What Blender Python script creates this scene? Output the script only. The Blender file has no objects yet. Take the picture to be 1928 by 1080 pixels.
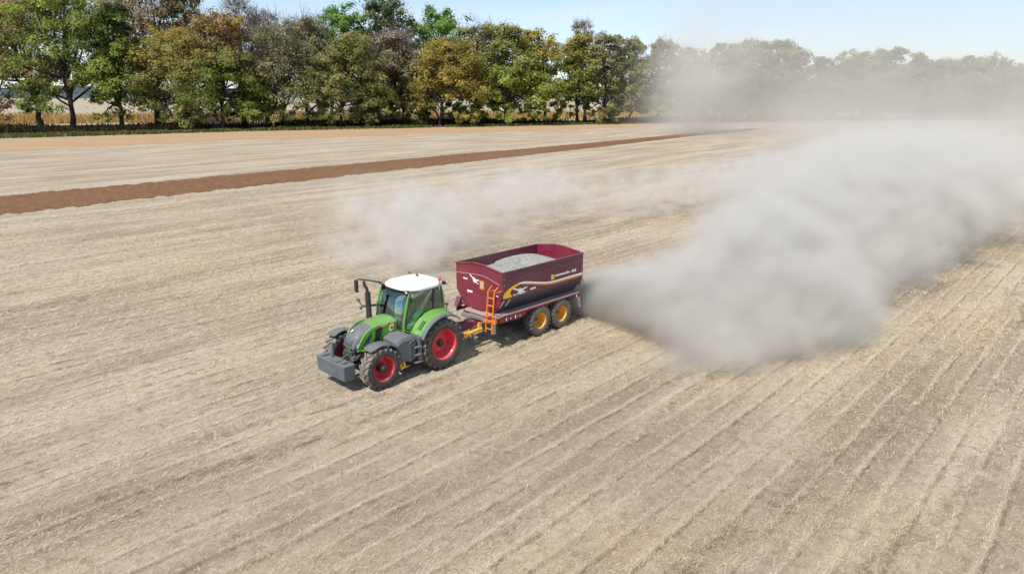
import bpy, bmesh, math, random
import numpy as np
from mathutils import Vector, Matrix

R = math.radians
random.seed(7)
rng = np.random.default_rng(11)
scene = bpy.context.scene
COL = scene.collection

# ------------------------------------------------------------------ camera
CAM_H, PITCH, FPX, IW, IH = 9.371, 0.269, 1308.9, 1928.0, 1080.0
cam_d = bpy.data.cameras.new("camera")
cam_d.sensor_width = 36.0
cam_d.lens = FPX / IW * 36.0
cam_d.clip_start, cam_d.clip_end = 0.1, 20000.0
cam = bpy.data.objects.new("camera", cam_d)
cam.location = (0, 0, CAM_H)
cam.rotation_euler = (R(90) - PITCH, 0, 0)
COL.objects.link(cam)
scene.camera = cam

# ------------------------------------------------------------------ sun and sky
RIG_POS, RIG_ANG = (-3.367, 24.062, 0.0), R(226.05)      # tractor rear axle on the ground, heading
SUN_EL = R(52)
SUN_AZ = math.atan2(math.cos(RIG_ANG + R(11)), math.sin(RIG_ANG + R(11)))   # clockwise from +Y
to_sun = Vector((math.sin(SUN_AZ) * math.cos(SUN_EL), math.cos(SUN_AZ) * math.cos(SUN_EL), math.sin(SUN_EL)))
sun_d = bpy.data.lights.new("sun", 'SUN')
sun_d.energy = 4.2
sun_d.angle = R(0.6)
sun_d.color = (1.0, 0.945, 0.85)
sun = bpy.data.objects.new("sun", sun_d)
sun.rotation_euler = (-to_sun).to_track_quat('-Z', 'Y').to_euler()
sun.location = to_sun * 60
COL.objects.link(sun)

world = bpy.data.worlds.new("World")
scene.world = world
world.use_nodes = True
wn = world.node_tree
wn.nodes.clear()
w_out = wn.nodes.new("ShaderNodeOutputWorld")
w_bg = wn.nodes.new("ShaderNodeBackground")
w_sky = wn.nodes.new("ShaderNodeTexSky")
w_sky.sky_type = 'NISHITA'
w_sky.sun_disc = False
w_sky.sun_elevation = SUN_EL
w_sky.sun_rotation = SUN_AZ % (2 * math.pi)
w_sky.altitude = 1600
w_sky.air_density = 1.0
w_sky.dust_density = 0.4
w_sky.ozone_density = 1.6
w_bg.inputs[1].default_value = 0.105
# thin high cirrus: a pale veil broken up by stretched noise over the whole sky
w_tc = wn.nodes.new("ShaderNodeTexCoord")
w_map = wn.nodes.new("ShaderNodeMapping")
w_map.inputs['Scale'].default_value = (1.2, 1.2, 7.0)
w_noise = wn.nodes.new("ShaderNodeTexNoise")
w_noise.inputs['Scale'].default_value = 2.2
w_noise.inputs['Detail'].default_value = 6
w_ramp = wn.nodes.new("ShaderNodeMapRange")
w_ramp.inputs[1].default_value, w_ramp.inputs[2].default_value = 0.42, 0.75
w_ramp.inputs[3].default_value, w_ramp.inputs[4].default_value = 0.18, 0.50
w_mix = wn.nodes.new("ShaderNodeMix")
w_mix.data_type = 'RGBA'
w_mix.inputs[7].default_value = (7.0, 7.6, 8.2, 1)
wn.links.new(w_tc.outputs['Generated'], w_map.inputs[0])
wn.links.new(w_map.outputs[0], w_noise.inputs['Vector'])
wn.links.new(w_noise.outputs['Fac'], w_ramp.inputs[0])
wn.links.new(w_ramp.outputs[0], w_mix.inputs[0])
wn.links.new(w_sky.outputs[0], w_mix.inputs[6])
wn.links.new(w_mix.outputs[2], w_bg.inputs[0])
wn.links.new(w_bg.outputs[0], w_out.inputs[0])

scene.view_settings.view_transform = 'Standard'
scene.view_settings.look = 'None'
scene.view_settings.gamma = 1.0
scene.view_settings.exposure = 0.42
scene.render.engine = 'CYCLES'
cy = scene.cycles
cy.use_denoising = True
try:
    cy.denoiser = 'OPENIMAGEDENOISE'
except Exception:
    pass
cy.use_adaptive_sampling = True
cy.adaptive_threshold = 0.03
cy.max_bounces = 6
cy.diffuse_bounces = 3
cy.volume_bounces = 2
cy.transparent_max_bounces = 12
cy.volume_step_rate = 1.0
cy.volume_max_steps = 512
cy.sample_clamp_indirect = 6.0

# ------------------------------------------------------------------ projection helpers (pixels of the photo -> ground)
def ray(px, py):
    c, s = math.cos(PITCH), math.sin(PITCH)
    dx, dy = (px - IW / 2) / FPX, -(py - IH / 2) / FPX
    return Vector((dx, c + dy * s, -s + dy * c))
def ground(px, py, z=0.0):
    r = ray(px, py)
    t = (z - CAM_H) / r.z
    return Vector((r.x * t, r.y * t, z))

# ------------------------------------------------------------------ materials
MATS = {}
def new_mat(name):
    m = bpy.data.materials.new(name)
    m.use_nodes = True
    MATS[name] = m
    return m, m.node_tree, m.node_tree.nodes['Principled BSDF']
def mixc(nt, fac, a, b, blend='MIX'):
    n = nt.nodes.new("ShaderNodeMix")
    n.data_type = 'RGBA'
    n.blend_type = blend
    for sock, v in ((n.inputs[0], fac), (n.inputs[6], a), (n.inputs[7], b)):
        if hasattr(v, 'links'):
            nt.links.new(v, sock)
        elif isinstance(v, (int, float)):
            sock.default_value = v
        else:
            sock.default_value = (*v, 1) if len(v) == 3 else v
    return n.outputs[2]
def noise(nt, scale, detail=4, rough=0.55, vec=None, dist=0.0):
    n = nt.nodes.new("ShaderNodeTexNoise")
    n.inputs['Scale'].default_value = scale
    n.inputs['Detail'].default_value = detail
    n.inputs['Roughness'].default_value = rough
    n.inputs['Distortion'].default_value = dist
    if vec is not None:
        nt.links.new(vec, n.inputs['Vector'])
    return n.outputs['Fac']
def ramp(nt, val, lo, hi, a=0.0, b=1.0):
    n = nt.nodes.new("ShaderNodeMapRange")
    n.inputs[1].default_value, n.inputs[2].default_value = lo, hi
    n.inputs[3].default_value, n.inputs[4].default_value = a, b
    nt.links.new(val, n.inputs[0])
    return n.outputs[0]
def math_n(nt, op, a, b=None):
    n = nt.nodes.new("ShaderNodeMath")
    n.operation = op
    for i, v in enumerate((a, b)):
        if v is None:
            continue
        if hasattr(v, 'links'):
            nt.links.new(v, n.inputs[i])
        else:
            n.inputs[i].default_value = v
    return n.outputs[0]
def obj_coord(nt, scale=(1, 1, 1), rotz=0.0):
    tc = nt.nodes.new("ShaderNodeTexCoord")
    mp = nt.nodes.new("ShaderNodeMapping")
    mp.inputs['Scale'].default_value = scale
    mp.inputs['Rotation'].default_value = (0, 0, rotz)
    nt.links.new(tc.outputs['Object'], mp.inputs[0])
    return mp.outputs[0]
def bump(nt, bsdf, height, strength=0.3, distance=0.02):
    b = nt.nodes.new("ShaderNodeBump")
    b.inputs['Strength'].default_value = strength
    b.inputs['Distance'].default_value = distance
    nt.links.new(height, b.inputs['Height'])
    nt.links.new(b.outputs[0], bsdf.inputs['Normal'])

DUST = (0.34, 0.29, 0.23)
def paint(name, col, rough=0.35, metal=0.0, dust=0.25, coat=0.3, scale=2.5):
    """painted metal or plastic with patchy field dust"""
    m, nt, b = new_mat(name)
    n = noise(nt, scale, 6, 0.65, obj_coord(nt))
    n2 = noise(nt, scale * 9, 3, 0.6, obj_coord(nt))
    f = math_n(nt, 'MULTIPLY', ramp(nt, n, 0.35, 0.75, 0, dust), ramp(nt, n2, 0.3, 0.7, 0.5, 1.0))
    if dust > 0:                     # fine powder settled on faces that look up
        ge = nt.nodes.new("ShaderNodeNewGeometry"); sz = nt.nodes.new("ShaderNodeSeparateXYZ")
        nt.links.new(ge.outputs['Normal'], sz.inputs[0])
        f = math_n(nt, 'ADD', f, math_n(nt, 'MULTIPLY', ramp(nt, sz.outputs[2], 0.2, 1.0, 0, min(0.3, dust * 1.2)), ramp(nt, n2, 0.35, 0.65, 0.35, 1.0)))
    nt.links.new(mixc(nt, f, col, DUST), b.inputs['Base Color'])
    nt.links.new(ramp(nt, n, 0.3, 0.8, rough, min(1, rough + 0.3)), b.inputs['Roughness'])
    b.inputs['Metallic'].default_value = metal
    b.inputs['Coat Weight'].default_value = coat
    b.inputs['Coat Roughness'].default_value = 0.15
    return m

paint('green_paint', (0.075, 0.29, 0.016), 0.33, dust=0.22, coat=0.5)
paint('dark_green', (0.015, 0.10, 0.02), 0.3, dust=0.1)
paint('grey_plastic', (0.085, 0.10, 0.12), 0.5, dust=0.18, coat=0.1)
paint('weight_grey', (0.080, 0.100, 0.122), 0.5, dust=0.2, coat=0.15)
paint('black_plastic', (0.014, 0.015, 0.018), 0.5, dust=0.12, coat=0.0)
paint('engine_dark', (0.028, 0.03, 0.034), 0.55, dust=0.35, coat=0.0, scale=5)
paint('white_roof', (0.80, 0.80, 0.80), 0.35, dust=0.05, coat=0.4)
paint('red_rim', (0.68, 0.022, 0.04), 0.40, dust=0.2, coat=0.3)
paint('yellow_rim', (0.88, 0.42, 0.008), 0.4, dust=0.2, coat=0.2)
paint('hub_dark', (0.02, 0.018, 0.024), 0.45, dust=0.3, coat=0.1)
paint('maroon', (0.165, 0.005, 0.028), 0.34, dust=0.14, coat=0.25, scale=1.4)
paint('maroon_dark', (0.105, 0.012, 0.032), 0.30, dust=0.16, coat=0.3, scale=1.4)
paint('purple_black', (0.028, 0.022, 0.05), 0.28, dust=0.25, coat=0.4, scale=1.6)
paint('ledge_pink', (0.42, 0.25, 0.26), 0.6, dust=0.8, coat=0.1, scale=3)
paint('orange_paint', (0.72, 0.21, 0.015), 0.4, dust=0.12, coat=0.2)
paint('yellow_paint', (0.80, 0.38, 0.015), 0.4, dust=0.1, coat=0.2)
paint('decal_yellow', (0.80, 0.50, 0.01), 0.45, dust=0.06, coat=0.1)
paint('decal_orange', (0.60, 0.27, 0.02), 0.45, dust=0.06, coat=0.1)
paint('decal_white', (0.80, 0.79, 0.78), 0.5, dust=0.12, coat=0.0)
paint('decal_red', (0.60, 0.03, 0.02), 0.45, dust=0.05, coat=0.1)
paint('decal_grey', (0.42, 0.40, 0.38), 0.5, dust=0.2, coat=0.0)
paint('steel', (0.42, 0.42, 0.43), 0.4, metal=0.7, dust=0.35, coat=0.0, scale=6)
paint('rubber_hose', (0.012, 0.012, 0.012), 0.6, dust=0.25, coat=0.0)
paint('seat_fabric', (0.025, 0.03, 0.04), 0.8, dust=0.05, coat=0.0)
paint('interior_grey', (0.20, 0.23, 0.23), 0.6, dust=0.05, coat=0.0)
paint('skin', (0.30, 0.16, 0.10), 0.5, dust=0.0, coat=0.0)
paint('hair', (0.015, 0.011, 0.009), 0.7, dust=0.0, coat=0.0)
paint('overalls', (0.02, 0.03, 0.07), 0.85, dust=0.15, coat=0.0)

def tyre_mat(name, base, dustcol, lo, hi):
    m, nt, b = new_mat(name)
    n = noise(nt, 6, 6, 0.7, obj_coord(nt))
    nt.links.new(mixc(nt, ramp(nt, n, 0.3, 0.7, lo, hi), base, dustcol), b.inputs['Base Color'])
    b.inputs['Roughness'].default_value = 0.8
    bump(nt, b, noise(nt, 40, 3, 0.6, obj_coord(nt)), 0.3, 0.01)
tyre_mat('tyre_black', (0.022, 0.022, 0.024), (0.17, 0.15, 0.125), 0.05, 0.45)
tyre_mat('tyre_tread', (0.05, 0.048, 0.045), (0.24, 0.21, 0.18), 0.35, 0.95)
tyre_mat('tyre_dusty', (0.05, 0.047, 0.045), (0.24, 0.21, 0.18), 0.1, 0.8)

m, nt, b = new_mat('amber_lens')
b.inputs['Base Color'].default_value = (0.75, 0.12, 0.01, 1)
b.inputs['Roughness'].default_value = 0.15
b.inputs['Transmission Weight'].default_value = 0.3
m, nt, b = new_mat('lamp_glass')
b.inputs['Base Color'].default_value = (0.75, 0.78, 0.80, 1)
b.inputs['Roughness'].default_value = 0.12
b.inputs['Metallic'].default_value = 0.6
m, nt, b = new_mat('mirror_glass')
b.inputs['Base Color'].default_value = (0.6, 0.65, 0.7, 1)
b.inputs['Roughness'].default_value = 0.05
b.inputs['Metallic'].default_value = 1.0

# tinted cab glass: clear teal body with a reflecting surface
m = bpy.data.materials.new('cab_glass'); m.use_nodes = True; MATS['cab_glass'] = m
nt = m.node_tree; nt.nodes.clear()
o = nt.nodes.new("ShaderNodeOutputMaterial")
tr = nt.nodes.new("ShaderNodeBsdfTransparent"); tr.inputs[0].default_value = (0.88, 0.97, 0.95, 1)
gl = nt.nodes.new("ShaderNodeBsdfGlossy"); gl.inputs[0].default_value = (0.78, 1, 0.95, 1); gl.inputs['Roughness'].default_value = 0.03
fr = nt.nodes.new("ShaderNodeFresnel"); fr.inputs[0].default_value = 1.52
mx = nt.nodes.new("ShaderNodeMixShader")
nt.links.new(math_n(nt, 'MAXIMUM', fr.outputs[0], 0.20), mx.inputs[0])
nt.links.new(tr.outputs[0], mx.inputs[1]); nt.links.new(gl.outputs[0], mx.inputs[2]); nt.links.new(mx.outputs[0], o.inputs[0])

m, nt, b = new_mat('lime')
n = noise(nt, 5, 8, 0.7, obj_coord(nt))
nt.links.new(mixc(nt, ramp(nt, n, 0.3, 0.7), (0.20, 0.195, 0.18), (0.33, 0.325, 0.31)), b.inputs['Base Color'])
b.inputs['Roughness'].default_value = 0.95
bump(nt, b, noise(nt, 30, 6, 0.7, obj_coord(nt)), 0.6, 0.03)

# foliage and bark: colour of each leaf comes from the mesh
m = bpy.data.materials.new('foliage'); m.use_nodes = True; MATS['foliage'] = m
nt = m.node_tree; nt.nodes.clear()
o = nt.nodes.new("ShaderNodeOutputMaterial")
at = nt.nodes.new("ShaderNodeAttribute"); at.attribute_name = 'tint'
df = nt.nodes.new("ShaderNodeBsdfDiffuse"); tl = nt.nodes.new("ShaderNodeBsdfTranslucent")
mx = nt.nodes.new("ShaderNodeMixShader"); mx.inputs[0].default_value = 0.48
nt.links.new(at.outputs['Color'], df.inputs[0]); nt.links.new(at.outputs['Color'], tl.inputs[0])
nt.links.new(df.outputs[0], mx.inputs[1]); nt.links.new(tl.outputs[0], mx.inputs[2]); nt.links.new(mx.outputs[0], o.inputs[0])
m, nt, b = new_mat('bark')
n = noise(nt, 1.5, 6, 0.7, obj_coord(nt, (1, 1, 0.25)))
nt.links.new(mixc(nt, n, (0.022, 0.018, 0.016), (0.075, 0.062, 0.052)), b.inputs['Base Color'])
b.inputs['Roughness'].default_value = 0.95
m, nt, b = new_mat('straw')
at = nt.nodes.new("ShaderNodeAttribute"); at.attribute_name = 'tint'
nt.links.new(at.outputs['Color'], b.inputs['Base Color'])
b.inputs['Roughness'].default_value = 0.75

# ------------------------------------------------------------------ ground materials (object X runs along the crop rows)
m, nt, b = new_mat('stubble')
oc = obj_coord(nt)
sep = nt.nodes.new("ShaderNodeSeparateXYZ"); nt.links.new(oc, sep.inputs[0])
band = noise(nt, 1.0, 5, 0.6, obj_coord(nt, (0.05, 0.33, 1)))
band2 = noise(nt, 1.0, 5, 0.65, obj_coord(nt, (0.35, 1.1, 1)))
patch = noise(nt, 0.10, 5, 0.6, obj_coord(nt))
grain = noise(nt, 3.2, 6, 0.72, oc, 0.8)
fine = noise(nt, 14.0, 6, 0.75, oc, 0.8)
fib1 = noise(nt, 1.0, 3, 0.6, obj_coord(nt, (5, 42, 1), R(24)))
fib2 = noise(nt, 1.0, 3, 0.6, obj_coord(nt, (5, 42, 1), R(-38)))
fib3 = noise(nt, 1.0, 3, 0.6, obj_coord(nt, (42, 6, 1), R(8)))
fib = math_n(nt, 'MAXIMUM', math_n(nt, 'MAXIMUM', fib1, fib2), fib3)
c = mixc(nt, ramp(nt, band, 0.40, 0.60), (0.285, 0.232, 0.176), (0.465, 0.398, 0.305))
c = mixc(nt, ramp(nt, patch, 0.50, 0.70, 0, 0.6), c, (0.45, 0.355, 0.215))
c = mixc(nt, ramp(nt, band2, 0.54, 0.72, 0, 0.6), c, (0.225, 0.172, 0.125))
c = mixc(nt, ramp(nt, grain, 0.50, 0.34, 0, 0.65), c, (0.185, 0.145, 0.112))
c = mixc(nt, ramp(nt, grain, 0.56, 0.70, 0, 0.5), c, (0.54, 0.47, 0.365))
c = mixc(nt, ramp(nt, fine, 0.46, 0.32, 0, 0.8), c, (0.13, 0.10, 0.075))
c = mixc(nt, ramp(nt, fib, 0.60, 0.74, 0, 0.8), c, (0.61, 0.54, 0.425))
# drill rows every 0.75 m, broken up
fr_ = math_n(nt, 'FRACT', math_n(nt, 'DIVIDE', math_n(nt, 'ADD', sep.outputs[1], ramp(nt, noise(nt, 1.0, 2, 0.5, obj_coord(nt, (0.5, 0.2, 1))), 0, 1, -0.10, 0.10)), 0.75))
row = ramp(nt, math_n(nt, 'ABSOLUTE', math_n(nt, 'SUBTRACT', fr_, 0.5)), 0.03, 0.10, 1, 0)
row = math_n(nt, 'MULTIPLY', row, ramp(nt, noise(nt, 1.0, 3, 0.7, obj_coord(nt, (3.2, 2.0, 1))), 0.38, 0.58, 0.15, 1.0))
rowm = math_n(nt, 'MULTIPLY', row, ramp(nt, noise(nt, 1.0, 4, 0.7, obj_coord(nt, (0.25, 0.7, 1))), 0.40, 0.58, 0, 0.72))
ridge = ramp(nt, math_n(nt, 'ABSOLUTE', math_n(nt, 'SUBTRACT', fr_, 0.68)), 0.02, 0.15, 1, 0)
ridge = math_n(nt, 'MULTIPLY', ridge, ramp(nt, noise(nt, 1.0, 4, 0.7, obj_coord(nt, (0.3, 0.5, 1))), 0.36, 0.60, 0, 0.58))
ridge = math_n(nt, 'MULTIPLY', ridge, ramp(nt, fine, 0.38, 0.56, 0.2, 1.0))
c = mixc(nt, ridge, c, (0.60, 0.52, 0.40))
c = mixc(nt, rowm, c, (0.13, 0.10, 0.075))
at = nt.nodes.new("ShaderNodeAttribute"); at.attribute_name = 'soil'
sm_ = math_n(nt, 'MULTIPLY', at.outputs['Fac'], ramp(nt, grain, 0.36, 0.58, 1.0, 0.15))
c = mixc(nt, math_n(nt, 'MULTIPLY', sm_, 0.8), c, (0.165, 0.118, 0.082))
nt.links.new(c, b.inputs['Base Color'])
b.inputs['Roughness'].default_value = 0.95
b.inputs['Specular IOR Level'].default_value = 0.15
bump(nt, b, math_n(nt, 'ADD', math_n(nt, 'ADD', fine, fib), grain), 0.7, 0.06)

m, nt, b = new_mat('ploughed_soil')
n = noise(nt, 1.3, 7, 0.75, obj_coord(nt))
nt.links.new(mixc(nt, ramp(nt, n, 0.3, 0.7), (0.090, 0.041, 0.015), (0.215, 0.102, 0.038)), b.inputs['Base Color'])
b.inputs['Roughness'].default_value = 0.95
bump(nt, b, noise(nt, 5, 6, 0.7, obj_coord(nt)), 0.7, 0.1)
m, nt, b = new_mat('headland_soil')
n = noise(nt, 1.0, 6, 0.65, obj_coord(nt, (0.03, 0.6, 1)))
n2 = noise(nt, 1.2, 6, 0.7, obj_coord(nt))
c = mixc(nt, ramp(nt, n, 0.35, 0.65), (0.31, 0.185, 0.085), (0.40, 0.285, 0.165))
c = mixc(nt, ramp(nt, n2, 0.5, 0.7, 0, 0.6), c, (0.42, 0.34, 0.25))
nt.links.new(c, b.inputs['Base Color']); b.inputs['Roughness'].default_value = 0.95
m, nt, b = new_mat('shaded_litter')
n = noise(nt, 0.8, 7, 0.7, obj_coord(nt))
nt.links.new(mixc(nt, ramp(nt, n, 0.35, 0.65), (0.035, 0.026, 0.020), (0.10, 0.07, 0.045)), b.inputs['Base Color'])  # litter tone darkened to carry the tree belt's shade
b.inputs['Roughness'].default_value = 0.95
m, nt, b = new_mat('hazed_woods')
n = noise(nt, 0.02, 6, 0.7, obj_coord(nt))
nt.links.new(mixc(nt, n, (0.03, 0.05, 0.06), (0.07, 0.095, 0.105)), b.inputs['Base Color'])  # distance haze is put into this blue-grey woodland colour
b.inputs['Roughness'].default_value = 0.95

# ------------------------------------------------------------------ mesh helpers
def link(o, parent=None):
    COL.objects.link(o)
    if parent is not None:
        o.parent = parent
    return o
def tag(o, label=None, cat=None, group=None, kind=None):
    for k, v in (('label', label), ('category', cat), ('group', group), ('kind', kind)):
        if v:
            o[k] = v
    return o
def empty(name, loc=(0, 0, 0), rz=0.0, parent=None):
    o = bpy.data.objects.new(name, None)
    o.empty_display_size = 0.3
    o.location = loc
    o.rotation_euler = (0, 0, rz)
    return link(o, parent)

class MB:
    """collects shapes, builds ONE mesh object"""
    def __init__(self):
        self.v, self.f = [], []
    def add(self, verts, faces):
        k = len(self.v)
        self.v += [tuple(p) for p in verts]
        self.f += [tuple(i + k for i in q) for q in faces]
        return self
    def hexa(self, p):
        return self.add(p, [(3, 2, 1, 0), (4, 5, 6, 7), (0, 1, 5, 4), (1, 2, 6, 5), (2, 3, 7, 6), (3, 0, 4, 7)])
    def box(self, c, s, rot=None):
        hx, hy, hz = s[0] / 2, s[1] / 2, s[2] / 2
        p = [Vector(q) for q in ((-hx, -hy, -hz), (hx, -hy, -hz), (hx, hy, -hz), (-hx, hy, -hz),
                                 (-hx, -hy, hz), (hx, -hy, hz), (hx, hy, hz), (-hx, hy, hz))]
        if rot is not None:
            p = [rot @ q for q in p]
        return self.hexa([q + Vector(c) for q in p])
    def bar(self, a, b, w, h, up=(0, 0, 1)):
        """box beam from a to b"""
        a, b = Vector(a), Vector(b)
        d = (b - a).normalized()
        s = d.cross(Vector(up))
        if s.length < 1e-4:
            s = d.cross(Vector((1, 0, 0)))
        s.normalize()
        u = s.cross(d)
        s, u = s * w / 2, u * h / 2
        return self.hexa([a - s - u, a + s - u, a + s + u, a - s + u, b - s - u, b + s - u, b + s + u, b - s + u])
    def tube(self, pts, r, n=8, caps=True):
        pts = [Vector(p) for p in pts]
        rs = r if isinstance(r, (list, tuple)) else [r] * len(pts)
        rings, k = [], len(self.v)
        side = None
        for i, p in enumerate(pts):
            d = (pts[min(i + 1, len(pts) - 1)] - pts[max(i - 1, 0)]).normalized()
            if side is None:
                side = d.cross(Vector((0, 0, 1)))
                if side.length < 0.1:
                    side = d.cross(Vector((1, 0, 0)))
            side = (side - d * side.dot(d)).normalized()
            u = d.cross(side)
            for j in range(n):
                a = 2 * math.pi * j / n
                self.v.append(tuple(p + (side * math.cos(a) + u * math.sin(a)) * rs[i]))
        for i in range(len(pts) - 1):
            for j in range(n):
                a, b2 = k + i * n + j, k + i * n + (j + 1) % n
                self.f.append((a, a + n, b2 + n, b2))
        if caps:
            self.f.append(tuple(k + j for j in range(n)))
            self.f.append(tuple(k + (len(pts) - 1) * n + j for j in reversed(range(n))))
        return self
    def lathe(self, prof, n=32, c=(0, 0, 0), sign=1):
        """profile of (y, r) turned round the Y axis"""
        k = len(self.v)
        m_ = len(prof)
        for j in range(n):
            a = 2 * math.pi * j / n
            for y, r in prof:
                self.v.append((c[0] + r * math.cos(a), c[1] + y * sign, c[2] + r * math.sin(a)))
        for j in range(n):
            for i in range(m_ - 1):
                a, b2 = k + j * m_ + i, k + ((j + 1) % n) * m_ + i
                self.f.append((a, a + 1, b2 + 1, b2))
        return self
    def prism(self, poly, axis, a, b):
        """polygon (2D, in the two other axes in order) extruded from a to b along axis"""
        def p3(q, t):
            return {0: (t, q[0], q[1]), 1: (q[0], t, q[1]), 2: (q[0], q[1], t)}[axis]
        n = len(poly)
        return self.add([p3(q, a) for q in poly] + [p3(q, b) for q in poly],
                        [tuple(range(n)), tuple(range(2 * n - 1, n - 1, -1))] + [(i, i + n, (i + 1) % n + n, (i + 1) % n) for i in range(n)])
    def loft(self, rings, closed=True, caps=True):
        k, n = len(self.v), len(rings[0])
        for rg in rings:
            self.v += [tuple(p) for p in rg]
        for i in range(len(rings) - 1):
            for j in range(n if closed else n - 1):
                a, b2 = k + i * n + j, k + i * n + (j + 1) % n
                self.f.append((a, b2, b2 + n, a + n))
        if caps:
            self.f.append(tuple(k + j for j in reversed(range(n))))
            self.f.append(tuple(k + (len(rings) - 1) * n + j for j in range(n)))
        return self
    def mesh(self, name, mat, smooth=None, off=(0, 0, 0), recalc=True):
        me = bpy.data.meshes.new(name)
        ox, oy, oz = off
        me.from_pydata([(x - ox, y - oy, z - oz) for x, y, z in self.v], [], self.f)
        if recalc:
            bm = bmesh.new(); bm.from_mesh(me)
            bmesh.ops.recalc_face_normals(bm, faces=bm.faces)
            bm.to_mesh(me); bm.free()
        me.materials.append(MATS[mat])
        if smooth is not None:
            me.shade_smooth()
            me.set_sharp_from_angle(angle=R(smooth))
        me.update()
        return me
    def build(self, name, mat, parent=None, smooth=None, bevel=0.0, off=None, label=None, loc=None, segs=2):
        if off is None:
            off = parent.get('_off', (0, 0, 0)) if parent is not None else (0, 0, 0)
        o = bpy.data.objects.new(name, self.mesh(name, mat, smooth, off))
        if loc is not None:
            o.location = loc
        if bevel:
            md = o.modifiers.new("bevel", 'BEVEL')
            md.width = bevel; md.segments = segs; md.limit_method = 'ANGLE'; md.angle_limit = R(35)
            md.harden_normals = False
        if label:
            o['label'] = label
        return link(o, parent)

def np_mesh(name, verts, faces, mat, tint=None, tint_domain='FACE'):
    """fast mesh from numpy arrays; faces (n,k)"""
    me = bpy.data.meshes.new(name)
    nv, (nf, k) = len(verts), faces.shape
    me.vertices.add(nv); me.vertices.foreach_set("co", np.ascontiguousarray(verts, dtype=np.float32).ravel())
    me.loops.add(nf * k); me.loops.foreach_set("vertex_index", np.ascontiguousarray(faces, dtype=np.int32).ravel())
    me.polygons.add(nf)
    me.polygons.foreach_set("loop_start", np.arange(0, nf * k, k, dtype=np.int32))
    try:
        me.polygons.foreach_set("loop_total", np.full(nf, k, dtype=np.int32))
    except Exception:
        pass
    me.update(calc_edges=True)
    if tint is not None:
        a = me.attributes.new('tint', 'FLOAT_COLOR', tint_domain)
        t = np.ones((len(tint), 4), dtype=np.float32); t[:, :3] = tint
        a.data.foreach_set("color", t.ravel())
    me.materials.append(MATS[mat])
    return me

# lattice value noise for relief
_tab = rng.random((256, 256))
def vnoise(x, y):
    xi, yi = np.floor(x).astype(int), np.floor(y).astype(int)
    fx, fy = x - xi, y - yi
    fx, fy = fx * fx * (3 - 2 * fx), fy * fy * (3 - 2 * fy)
    g = lambda i, j: _tab[i & 255, j & 255]
    return (g(xi, yi) * (1 - fx) + g(xi + 1, yi) * fx) * (1 - fy) + (g(xi, yi + 1) * (1 - fx) + g(xi + 1, yi + 1) * fx) * fy
def fbm(x, y, o=4):
    s, a, t = 0, 0.5, 0
    for i in range(o):
        s = s + a * vnoise(x * 2 ** i + 17.3 * i, y * 2 ** i + 5.1 * i); t += a; a *= 0.5
    return s / t
# ================================================================== THE SETTING
ROW = R(47.5)
cR, sR = math.cos(ROW), math.sin(ROW)
def to_uv(x, y):
    return x * cR + y * sR, -x * sR + y * cR
def to_xy(u, v):
    return u * cR - v * sR, u * sR + v * cR

# old wheel tracks: pairs of ground points, half width
TRACKS = [(ground(-60, 928), ground(620, 762), 0.22), (ground(-60, 1015), ground(520, 842), 0.26), (ground(520, 842), ground(1010, 640), 0.16), (ground(1180, 1150), ground(1980, 560), 0.30),
          (ground(-60, 515), ground(640, 411), 0.30), (ground(-60, 700), ground(420, 600), 0.24), (ground(1560, 1160), ground(2020, 720), 0.30), (ground(760, 1120), ground(1360, 700), 0.18),
          (ground(-60, 600), ground(820, 452), 0.26), (ground(1330, 690), ground(1980, 470), 0.2)]
_c, _s = math.cos(RIG_ANG), math.sin(RIG_ANG)
for _n in (1.12, -1.12):
    _a = Vector((RIG_POS[0] + 0.2 * _c - _n * _s, RIG_POS[1] + 0.2 * _s + _n * _c, 0))
    TRACKS.append((_a + Vector((-_c, -_s, 0)) * 5.0, _a + Vector((-_c, -_s, 0)) * 70, 0.30))
def track_mask(u, v):
    x, y = to_xy(u, v)
    m = np.zeros_like(x)
    for a, b2, w in TRACKS:
        d = b2 - a; L = d.length; d = d / L
        t = (x - a.x) * d.x + (y - a.y) * d.y
        n = -(x - a.x) * d.y + (y - a.y) * d.x + (vnoise(t * 0.35, t * 0 + w * 50) - 0.5) * 0.5
        on = np.clip((fbm(t * 0.35 + 31 * w, t * 0 + 3.3, 3) - 0.36) * 5, 0, 1)
        m = np.maximum(m, np.exp(-(n / w) ** 2) * on * (t > -5) * (t < L + 5))
    return m
def relief(u, v):
    """height of the stubble field (rows, ruts, clods); fades out with distance"""
    x, y = to_xy(u, v)
    d = np.hypot(x, y)
    fade = np.clip(1.6 - d / 60.0, 0, 1)
    wob = (vnoise(u * 0.5, v * 0.2) - 0.5) * 0.2
    fr = np.mod((v + wob) / 0.75, 1.0) - 0.5
    keep = np.clip((fbm(u * 0.25, v * 0.9, 3) - 0.40) * 6, 0, 1) * np.clip((fbm(u * 2.2, v * 1.3, 2) - 0.25) * 4, 0, 1)
    z = -0.040 * np.exp(-(fr / 0.055) ** 2) * keep + 0.03 * np.exp(-((fr - 0.14) / 0.08) ** 2) * keep
    z = z + 0.05 * (fbm(u * 1.1, v * 2.6, 4) - 0.5) + 0.035 * (vnoise(u * 6, v * 7) - 0.5)
    tm = track_mask(u, v)
    z = z - 0.035 * tm + 0.13 * tm * (vnoise(u * 4.5, v * 6) - 0.45) + 0.06 * tm * (vnoise(u * 11, v * 12) - 0.5)
    return z * fade - 0.01

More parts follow.
